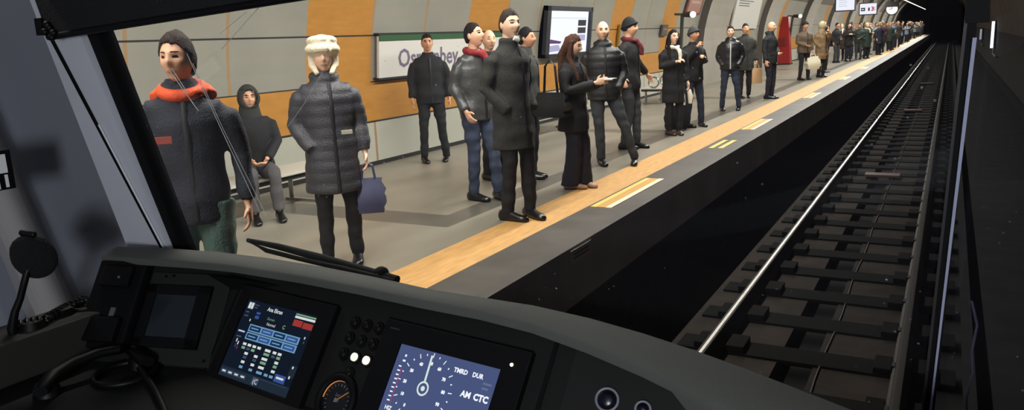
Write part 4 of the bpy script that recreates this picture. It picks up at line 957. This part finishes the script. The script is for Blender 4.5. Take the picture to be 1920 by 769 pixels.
    def cap(rx, ry, rz, front_z, back_z, mname, m_, off=(0, .006, .004), cut=.75):
        c = MB()
        def fn(v):
            x_, y_, z_ = v; yy = y_ / ry; lim = back_z + (front_z - back_z) * max(0, min(1, (.35 - yy) / 1.1)); side = abs(x_) / rx
            if mname == 'hair': lim += .018 * noise.noise((x_ * 38 + seed * 3, y_ * 38, z_ * 10))
            if z_ < lim: k_ = max(cut, 1 - (lim - z_) * 9); x_ *= k_; y_ *= k_; z_ = lim - (lim - z_) * .5
            elif mname == 'hair': k_ = 1 + .07 * noise.noise((x_ * 45 + seed, y_ * 45, z_ * 30)) + .05 * max(0, z_ - .06) / .06; x_ *= k_; y_ *= k_; z_ *= k_
            return toW((x_ + off[0], y_ + off[1], z_ + off[2]))
        c.ball((0, 0, 0), (rx, ry, rz), 0, 36, 26, fn=fn); c.build(mname, [m_], t, True)
    if kind == 'tousled': cap(.085, .104, .131, .082, -.085, 'hair', hairm)
    if kind in ('short', 'long'):
        cap(.0795, .0995, .124, .072, -.06, 'hair', hairm)
    if kind == 'long':
        c = MB(); c.ball((0, 0, 0), (.088, .085, .115), 0, 22, 16, fn=lambda v: toW(v + Vector((0, .035, .005))))
        c.tube([toW((0, .06, 0)), toW((0, .085, -.12)), up((0, .11, 1.36)), up((0, .12, 1.24)), up((0, .125, 1.16))], [(.085 * s, .05 * s), (.095 * s, .055 * s), (.12 * s, .05 * s), (.11 * s, .035 * s), (.06 * s, .02 * s)], 16)
        for sx in (-1, 1): c.tube([toW((sx * .07, .0, .06)), toW((sx * .085, -.005, -.03)), toW((sx * .09, -.01, -.13)), up((sx * .105, -.075, 1.36)), up((sx * .10, -.13, 1.24))], [.03 * s, .032 * s, .036 * s, .035 * s, .015 * s], 10)
        me = remesh(c, .010 if lod < 2 else .016, 2, 'hair'); folds(me, .010, 30, 5, seed=seed); link('long_hair', me, hairm, t, True)
    if kind == 'beanie':
        hm = mat('knit_%d_%d_%d' % hair[1], hair[1], .85, bump=.5, scale=80); cap(.090, .110, .150, .045, -.03, 'beanie', hm)
        c = MB(); n = 26; pts = [toW((.086 * math.cos(2 * PI * i / n), .006 + .106 * math.sin(2 * PI * i / n), .045 + .035 * (-math.sin(2 * PI * i / n)) - .01)) for i in range(n + 1)]; c.tube(pts, .014 * s, 8, caps=False); c.build('beanie_cuff', [hm], t, True)
    if kind == 'bulky':
        hm = mat('cream_knit', hair[1], .8, bump=.4, scale=60, var=.12)
        c = MB(); c.ball((0, 0, 0), (.112, .126, .10), 0, 26, 18, fn=lambda v: toW(v + Vector((0, .010, .070))))
        for (zz, R_1, r_1) in ((.118, .082, .034), (.055, .098, .036)):
            n = 30; pts = [toW((R_1 * math.cos(2 * PI * i / n), .008 + (R_1 + .012) * math.sin(2 * PI * i / n), zz - .012 * math.sin(2 * PI * i / n))) for i in range(n + 1)]; c.tube(pts, r_1 * s, 10, caps=False)
        for sx in (-1, 1): c.tube([toW((sx * .09, .01, .03)), toW((sx * .085, -.005, -.06)), toW((sx * .05, -.06, -.125))], [.026 * s, .03 * s, .018 * s], 10)
        me = remesh(c, .009, 1, 'winter_hat'); link('winter_hat', me, hm, t, True)
    if kind == 'hood':
        hm = hair[2] if len(hair) > 2 else top
        c = MB()
        def fn(v):
            x_, y_, z_ = v
            if y_ < -.045 and z_ < .085 and abs(x_) < .085: y_ = -.045 + (y_ + .045) * .12
            return toW((x_, y_ + .015, z_))
        c.ball((0, 0, 0), (.112, .125, .145), 0, 34, 26, fn=fn); c.ring(toW((0, -.07, -.0)), .088 * s, .020 * s, R3 @ Vector((0, 1, .1)), 26); c.tube([toW((0, .03, -.08)), up((0, .02, 1.44))], [(.10 * s, .10 * s), (.12 * s, .10 * s)], 20)
        # face opening: keep the front clear by removing everything ahead of the face plane
        me = c.mesh('hood'); bm = bmesh.new(); bm.from_mesh(me)
        inv_ = R3.inverted(); kill = []
        for f in bm.faces:
            q = inv_ @ (f.calc_center_median() - hc) / s
            if (q.x / .072) ** 2 + ((q.z + .0) / .098) ** 2 < 1 and q.y < -.01: kill.append(f)
        bmesh.ops.delete(bm, geom=kill, context='FACES'); bm.to_mesh(me); bm.free()
        o = link('hood', me, hm, t, True); sd = o.modifiers.new('s', 'SOLIDIFY'); sd.thickness = .012; sd.offset = -1
    t['_w'] = 1; del t['_w']
    return t, jo, s, ang
def at_hand(t_jo, i, drop=.10):
    t, jo, s, ang = t_jo; sh, el, wr = jo[i]; d = (wr - el).normalized(); p = wr + d * drop
    return t.location + Matrix.Rotation(ang, 3, 'Z') @ p

CL = lambda n, c, r=.8, **k: mat('cloth_' + n, c, r, bump=k.pop('bump', .35), bscale=k.pop('bscale', 120), scale=k.pop('scale', 6), var=k.pop('var', .12), **k)
K_black = CL('black', (19, 19, 21)); K_blackl = CL('black_leather', (26, 26, 28), .38, bump=.25, bscale=25); K_navy = CL('navy', (30, 33, 44)); K_greyl = CL('grey_leather', (66, 66, 66), .42, bump=.25, bscale=22)
K_tweed = CL('dark_tweed', (46, 45, 41), .9, var=.35, scale=70); K_puff = CL('black_puffer', (30, 31, 33), .45); K_puffg = CL('grey_puffer', (54, 54, 60), .5)
K_jean = CL('jeans', (52, 62, 84), .85, var=.35, scale=9); K_jean2 = CL('dark_jeans', (38, 46, 64), .85, var=.3, scale=9); K_trous = CL('black_trousers', (17, 17, 20)); K_navytr = CL('navy_trousers', (25, 25, 42)); K_greyj = CL('grey_jeans', (54, 58, 62), .85, var=.3, scale=9)
K_teal = CL('teal_trousers', (84, 112, 106), .85); K_brown = CL('brown_jacket', (92, 76, 58), .75); K_camo = CL('camo_brown', (128, 104, 74), .8, var=.5, scale=9); K_greyt = CL('grey_trousers', (84, 82, 84), .85)
K_orange = mat('orange_collar', (228, 84, 38), .7, bump=.3, scale=60); K_red = mat('red_scarf', (132, 26, 30), .85, bump=.4, scale=50); K_cream = mat('cream_scarf', (226, 218, 200), .85, bump=.4, scale=50); K_wine = mat('wine_scarf', (92, 24, 34), .85, bump=.4, scale=50)
K_shoe = mat('black_shoe', (15, 15, 16), .3); K_beige = mat('beige_shoe', (172, 136, 112), .5); K_bshoe = mat('brown_boot', (62, 42, 34), .4)
K_white = mat('white_collar', (226, 226, 222), .6)

p1 = person('person close to the cab in navy jacket with orange hood collar and teal trousers', -3.26, 2.57, 1.70, -8, K_navy, K_teal, K_shoe, ('tousled', (44, 34, 30)), topkind='high', arms=('down', 'down'), look=-18, lod=0, bulk=.92, collar=K_orange, seed=1)[0]
mb = MB(); mb.box((-.16, -.157, 1.20), (-.05, -.149, 1.235), 0, .003); lb = mb.build('chest_label', [mat('label_red', (150, 62, 48), .6)], p1); lb['label'] = 'dull red chest label'
p2 = person('person in black hooded jacket and grey trousers sitting on the nearest bench', -6.02, 5.5, 1.66, 8, K_black, K_greyt, K_shoe, ('hood', (28, 24, 22), CL('hood_green', (44, 48, 42))), arms=('lap', 'lap'), sit=True, lod=0, bulk=1.05, seed=2)[0]
p3 = person('person in long grey quilted coat and bulky cream knitted hat', -3.96, 4.35, 1.66, 8, K_puffg, K_trous, K_shoe, ('bulky', (222, 210, 184)), topkind='high', hem=.60, arms=('pocket', 'down'), legs=((.10, -.02), (.14, .02)), look=-8, lod=0, skin=2, quilt=.0045, bulk=1.08, seed=3, belt=None)
mb = MB(); mb.box((.06, -.165, 1.0), (.14, -.150, 1.03), 0, .004); lb = mb.build('belt_buckle', [mat('buckle', (170, 166, 150), .4)], p3[0]); lb['label'] = 'pale belt buckle'
p4 = person('person in plain black jacket and trousers standing before the station name board', -6.24, 8.93, 1.745, 4, K_black, K_trous, K_shoe, ('short', (30, 24, 22)), arms=('down', 'down'), legs=((.14, -.02), (.17, .02)), lod=0, skin=1, bulk=1.06, seed=4)
p5 = person('person in grey leather jacket, red scarf and blue jeans looking towards the track', -4.2, 6.82, 1.79, 38, K_greyl, K_jean, K_shoe, ('short', (26, 22, 20)), arms=('thigh', 'pocket'), legs=((.09, .0), (.11, -.14)), look=22, nod=-10, lod=0, skin=0, scarf=K_red, seed=5)
p6 = person('tall person in long dark tweed coat and black trousers at the yellow strip', -3.40, 6.12, 1.865, 48, K_tweed, K_trous, K_shoe, ('short', (48, 40, 34)), topkind='coat', hem=.62, arms=('pocket', 'pocket'), legs=((.09, .02), (.10, -.07)), look=-12, lod=0, skin=2, collar=None, seed=6)
mb = MB(); mb.tube([(-.03, -.082, 1.53), (.0, -.10, 1.515), (.04, -.082, 1.53)], .022, 8); mb.v = [v * p6[2] for v in mb.v]; mb.build('shirt_collar', [K_white], p6[0], True)
p7 = person('person with long brown hair in black coat and wide navy trousers looking at papers', -3.5, 7.66, 1.635, 62, K_black, K_navytr, K_beige, ('long', (74, 48, 38)), topkind='coat', hem=.68, arms=('phone', 'phone'), legs=((.08, .02), (.09, -.06)), look=12, nod=16, lod=0, skin=2, flare=.05, seed=7, bulk=1.06)
p8 = person('bald person in black quilted jacket and dark trousers standing with feet apart', -3.78, 9.2, 1.79, 6, K_puff, K_greyj, K_shoe, ('balding', (60, 50, 44)), topkind='high', arms=('pocket', 'pocket'), legs=((.05, .0), (.36, -.05)), look=2, lod=0, skin=2, quilt=.0045, bulk=1.12, seed=8)
p9 = person('person in black knitted hat and dark red scarf, arm out, behind the bald person', -3.98, 10.65, 1.83, 70, K_black, K_greyj, K_shoe, ('beanie', (20, 20, 24)), arms=('out', 'out'), legs=((.10, .05), (.10, -.06)), look=10, lod=1, skin=0, scarf=K_wine, seed=9, bulk=1.04)
p10 = person('person with dark hair, long black coat and cream scarf, one hand at the chest', -3.85, 12.28, 1.66, 26, K_black, K_trous, K_bshoe, ('long', (24, 18, 18)), topkind='coat', hem=.55, arms=('chest', 'down'), legs=((.08, 0), (.09, -.04)), look=4, lod=1, skin=2, scarf=K_cream, seed=10)
p11 = person('grey-capped person in black jacket holding a hand to the mouth', -3.85, 13.4, 1.69, 40, K_black, K_jean2, K_shoe, ('beanie', (60, 62, 62)), arms=('mouth', 'chest'), legs=((.13, .0), (.15, -.05)), look=16, lod=1, skin=1, seed=11, bulk=1.1)
p12 = person('person in short black leather jacket with pale zipper and blue jeans facing the cab', -3.93, 16.36, 1.70, 2, K_blackl, K_jean2, K_shoe, ('short', (44, 34, 28)), topkind='high', hem=.86, arms=('pocket', 'pocket'), legs=((.16, 0), (.19, -.02)), lod=1, skin=2, bulk=1.12, zipper=mat('zip_pale', (200, 200, 196), .4), seed=12)
p13 = person('person in dark open parka carrying a tan paper bag behind the leather-jacketed one', -4.31, 19.4, 1.76, 16, CL('dark_parka', (42, 42, 38)), K_trous, K_shoe, ('short', (46, 38, 30)), topkind='coat', hem=.66, arms=('pocket', 'carry'), lod=1, skin=0, bulk=1.12, seed=13)
p14 = person('bald person in all-black outfit standing in profile by the yellow strip', -3.68, 19.2, 1.775, 62, CL('green_black', (25, 30, 32)), K_navytr, K_shoe, ('balding', (56, 46, 40)), topkind='high', arms=('down', 'belly'), look=12, lod=1, skin=0, bulk=1.05, seed=14, belt=(.99, K_blackl))
p15 = person('person in brown jacket and black cap with hands together near the white bag', -4.0, 26.2, 1.79, 36, K_brown, K_trous, K_shoe, ('beanie', (18, 18, 20)), arms=('belly', 'carry'), legs=((.13, 0), (.14, -.03)), lod=1, skin=1, bulk=1.15, seed=15)
p16 = person('person in pale hood and mottled brown coat next to the brown-jacketed one', -3.66, 27.5, 1.765, 50, K_camo, K_black, K_shoe, ('hood', (60, 50, 40), CL('pale_hood', (176, 162, 130))), topkind='coat', hem=.58, arms=('pocket', 'mouth'), look=40, lod=1, skin=0, bulk=1.18, seed=16)
p17 = person('person in dark jacket with shoulder bag at the near edge of the crowd', -4.5, 38.5, 1.76, 50, K_black, K_greyj, K_shoe, ('short', (30, 24, 20)), arms=('down', 'belly'), lod=2, skin=1, seed=17)
p18 = person('pale-faced person in black coat with folded arms, first at the edge strip of the crowd', -4.12, 39.6, 1.73, 20, K_black, K_navytr, K_shoe, ('long', (50, 36, 26)), topkind='coat', hem=.7, arms=('chest', 'chest'), legs=((.1, 0), (.1, -.03)), lod=2, skin=2, seed=18)
pb1 = person('person mostly hidden behind the grey leather jacket, forehead showing', -4.66, 7.9, 1.74, 30, K_black, K_trous, K_shoe, ('balding', (70, 60, 52)), lod=1, skin=0, seed=19, look=-10)
pb2 = person('dark-haired person in grey-green jacket behind the tall tweed coat', -4.26, 8.05, 1.74, 75, CL('green_grey', (44, 46, 42)), K_trous, K_shoe, ('short', (22, 18, 18)), topkind='high', lod=1, skin=1, seed=20, bulk=1.08, arms=('down', 'down'))
pb3 = person('dark-clothed person half hidden behind the pale-hooded one', -3.93, 30.4, 1.68, 70, K_black, K_trous, K_shoe, ('hood', (26, 22, 20)), lod=2, skin=0, seed=21)

# things they carry
def rot_at(mb, p, a): 
    R_m = Matrix.Rotation(a, 3, 'Z'); mb.v = [R_m @ v + Vector(p) for v in mb.v]; return mb
def bag(name, p, a, w_, h_, d_, m_, lab, handle=.12, soft=.0, cat='bag', hm=None):
    t = thing(name, lab, cat, p, a)
    mb = MB(); vs = []; n = 8; 
    for j in range(n + 1):
        f = j / n; bw = w_ / 2 * (1 + soft * math.sin(PI * f) * .4 - (0.12 * soft) * f); bd = d_ / 2 * (1 + soft * math.sin(PI * f)) * (1 - .75 * f * (1 if soft else .3))
        z = -h_ + h_ * f
        for (cx_, cy_) in ((-1, -1), (-.5, -1.1), (0, -1.15), (.5, -1.1), (1, -1), (1, 1), (.5, 1.1), (0, 1.15), (-.5, 1.1), (-1, 1)): vs.append((cx_ * bw + soft * .02 * math.sin(j * 2.1 + cx_ * 3), cy_ * bd + soft * .012 * math.sin(j * 3 + cx_ * 5), z))
    fs = [(j * 10 + k, j * 10 + (k + 1) % 10, (j + 1) * 10 + (k + 1) % 10, (j + 1) * 10 + k) for j in range(n) for k in range(10)] + [list(range(10))[::-1], [n * 10 + k for k in range(10)]]
    mb.add(vs, fs); mb.build('body', [m_], t, soft > 0)
    for sy in (-1, 1):
        mb = MB(); mb.tube([(-w_ * .25, sy * d_ * .12, -.01), (-w_ * .18, sy * .01, handle * .8), (0, 0, handle), (w_ * .18, sy * .01, handle * .8), (w_ * .25, sy * d_ * .12, -.01)], .006 if soft < .1 else .008, 6); mb.build('handle', [hm or m_], t, True)
    return t
h = at_hand(p3, 1); bag('shopping_bag', h - Vector((0, 0, .10)), .6, .2, .26, .10, mat('bag_blue_white', (60, 62, 92), .5, var=.3, scale=5), 'blue and white shopping bag held by the person in the cream hat', .12, .5)
h = at_hand(p13, 1); bag('paper_bag', h - Vector((0, 0, .08)), p13[3], .24, .36, .10, mat('tan_paper', (206, 166, 124), .7), 'tan paper carrier bag held by the person in the dark parka', .09, 0.0)
h = at_hand(p15, 1); bag('plastic_bag', h - Vector((0, 0, .08)), p15[3], .38, .40, .14, mat('white_plastic', (226, 218, 196), .45), 'white plastic bag held by the person in the brown jacket', .10, .8)
a7 = p7[3]; h = p7[0].location + Matrix.Rotation(a7, 3, 'Z') @ Vector((-.27, .12, 1.06)); bag('shoulder_bag', h, a7 + 1.5, .34, .26, .10, K_blackl, 'black shoulder bag hanging beside the brown-haired person', .34, .8)
h = at_z(1286, 190, PLAT + .45); bag('tote_bag', (-4.0, 12.9, PLAT + .42), .4, .34, .40, .14, K_black, 'black tote bag standing on the floor between the cream-scarfed and grey-capped people', .08, .4)
h = p17[0].location + Vector((-.28, -.1, 1.05)); bag('shoulder_bag', h, .5, .36, .32, .12, K_blackl, 'black bag at the side of the dark-jacketed person near the crowd edge', .3, .6)
mb = MB(); R7 = Matrix.Rotation(a7, 3, 'Z'); cpt = (at_hand(p7, 0, .06) + at_hand(p7, 1, .06)) / 2
mb.box((-.055, -.13, .012), (.06, .03, .028), 0, .004); rot_at(mb, cpt, a7); tag(mb.build('paper_sheets', [mat('paper_white', (236, 232, 228), .6)]), 'small white papers held by the brown-haired person', 'paper')
h = at_hand(p10, 1, .13); mb = MB(); mb.tube([(0, 0, 0), (.03, -.02, -.10), (.02, 0, -.22)], [(.03, .02), (.045, .02), (.03, .012)], 10); rot_at(mb, h, 0)
tag(mb.build('folded_newspaper', [mat('paper_cream', (228, 220, 204), .6)], smooth=True), 'white folded paper held low by the cream-scarfed person', 'paper')

# the far crowd: five figures, then copies in their own clothes
tmpl = [p17[0], p18[0]]
tmpl.append(person('person in dark green parka with pale scarf in the crowd', -3.6, 42.5, 1.70, 40, CL('deep_green', (40, 54, 46)), K_trous, K_shoe, ('short', (200, 180, 150)), topkind='coat', hem=.55, arms=('pocket', 'pocket'), lod=2, skin=2, scarf=K_cream, seed=31, bulk=1.15)[0])
tmpl.append(person('person in rust brown jacket and black knitted hat in the crowd', -4.4, 43.0, 1.74, 20, CL('rust', (92, 58, 44)), K_jean2, K_shoe, ('beanie', (16, 16, 18)), arms=('belly', 'pocket'), lod=2, skin=1, seed=32)[0])
tmpl.append(person('person in charcoal coat with hood up in the crowd', -3.9, 45.5, 1.72, 60, CL('charcoal', (40, 40, 44)), K_trous, K_shoe, ('hood', (30, 26, 24), CL('light_hood', (150, 130, 104))), topkind='coat', hem=.6, arms=('down', 'pocket'), lod=2, skin=0, seed=33, bulk=1.1)[0])
CROWD = [('navy', (28, 34, 56)), ('black', (18, 18, 20)), ('slate blue', (48, 58, 74)), ('dark green', (36, 50, 42)), ('grey', (74, 74, 76)), ('maroon', (70, 30, 34)), ('olive', (66, 64, 46)), ('dark brown', (54, 42, 34)), ('light grey', (136, 136, 134)), ('pale blue', (120, 140, 164))]
HK = ['bare-headed', 'long-haired', 'fair-haired', 'knit-hatted', 'hooded']
zones = []
for q in range(3):
    pl = [(c, k) for k in range(5) for c in range(10) if c < 8 or k in (0, 1)]; rnd.shuffle(pl); zones.append(pl)
spots = []; yy = 41.0
while yy < 120:
    for xx in ((-3.5, -4.15, -4.9) if yy > 46 else (-3.6, -4.4)):
        p_ = (xx + rnd.uniform(-.25, .25), yy + rnd.uniform(-.6, .6))
        if all((p_[0] - q[0]) ** 2 + (p_[1] - q[1]) ** 2 > .75 ** 2 for q in spots + [(t_.location.x, t_.location.y) for t_ in tmpl]): spots.append(p_)
    yy += 2.1 if yy < 62 else 3.6
spots.sort(key=lambda q: q[1])
for i, (xx, yy) in enumerate(spots):
    zi = 0 if i < 28 else 1 if i < 56 else 2
    if not zones[zi]: break
    c, k = zones[zi].pop(); nm, col_ = CROWD[c]; src = tmpl[k]
    where = ('near end', 'middle', 'far end')[zi]
    r = copy_thing(src, (xx, yy, PLAT), rnd.uniform(-.2, 1.5), '%s person in %s clothes in the %s of the packed crowd' % (HK[k], nm, where), 'people in the packed crowd')
    sc = rnd.uniform(.95, 1.04); r.scale = (sc, sc, sc); r['category'] = 'person'
    m_ = CL('crowd_' + nm.replace(' ', '_'), col_)
    for ch in r.children:
        if ch.name.split('.')[0] in ('coat', 'jacket'):
            ch.material_slots[0].link = 'OBJECT'; ch.material_slots[0].material = m_
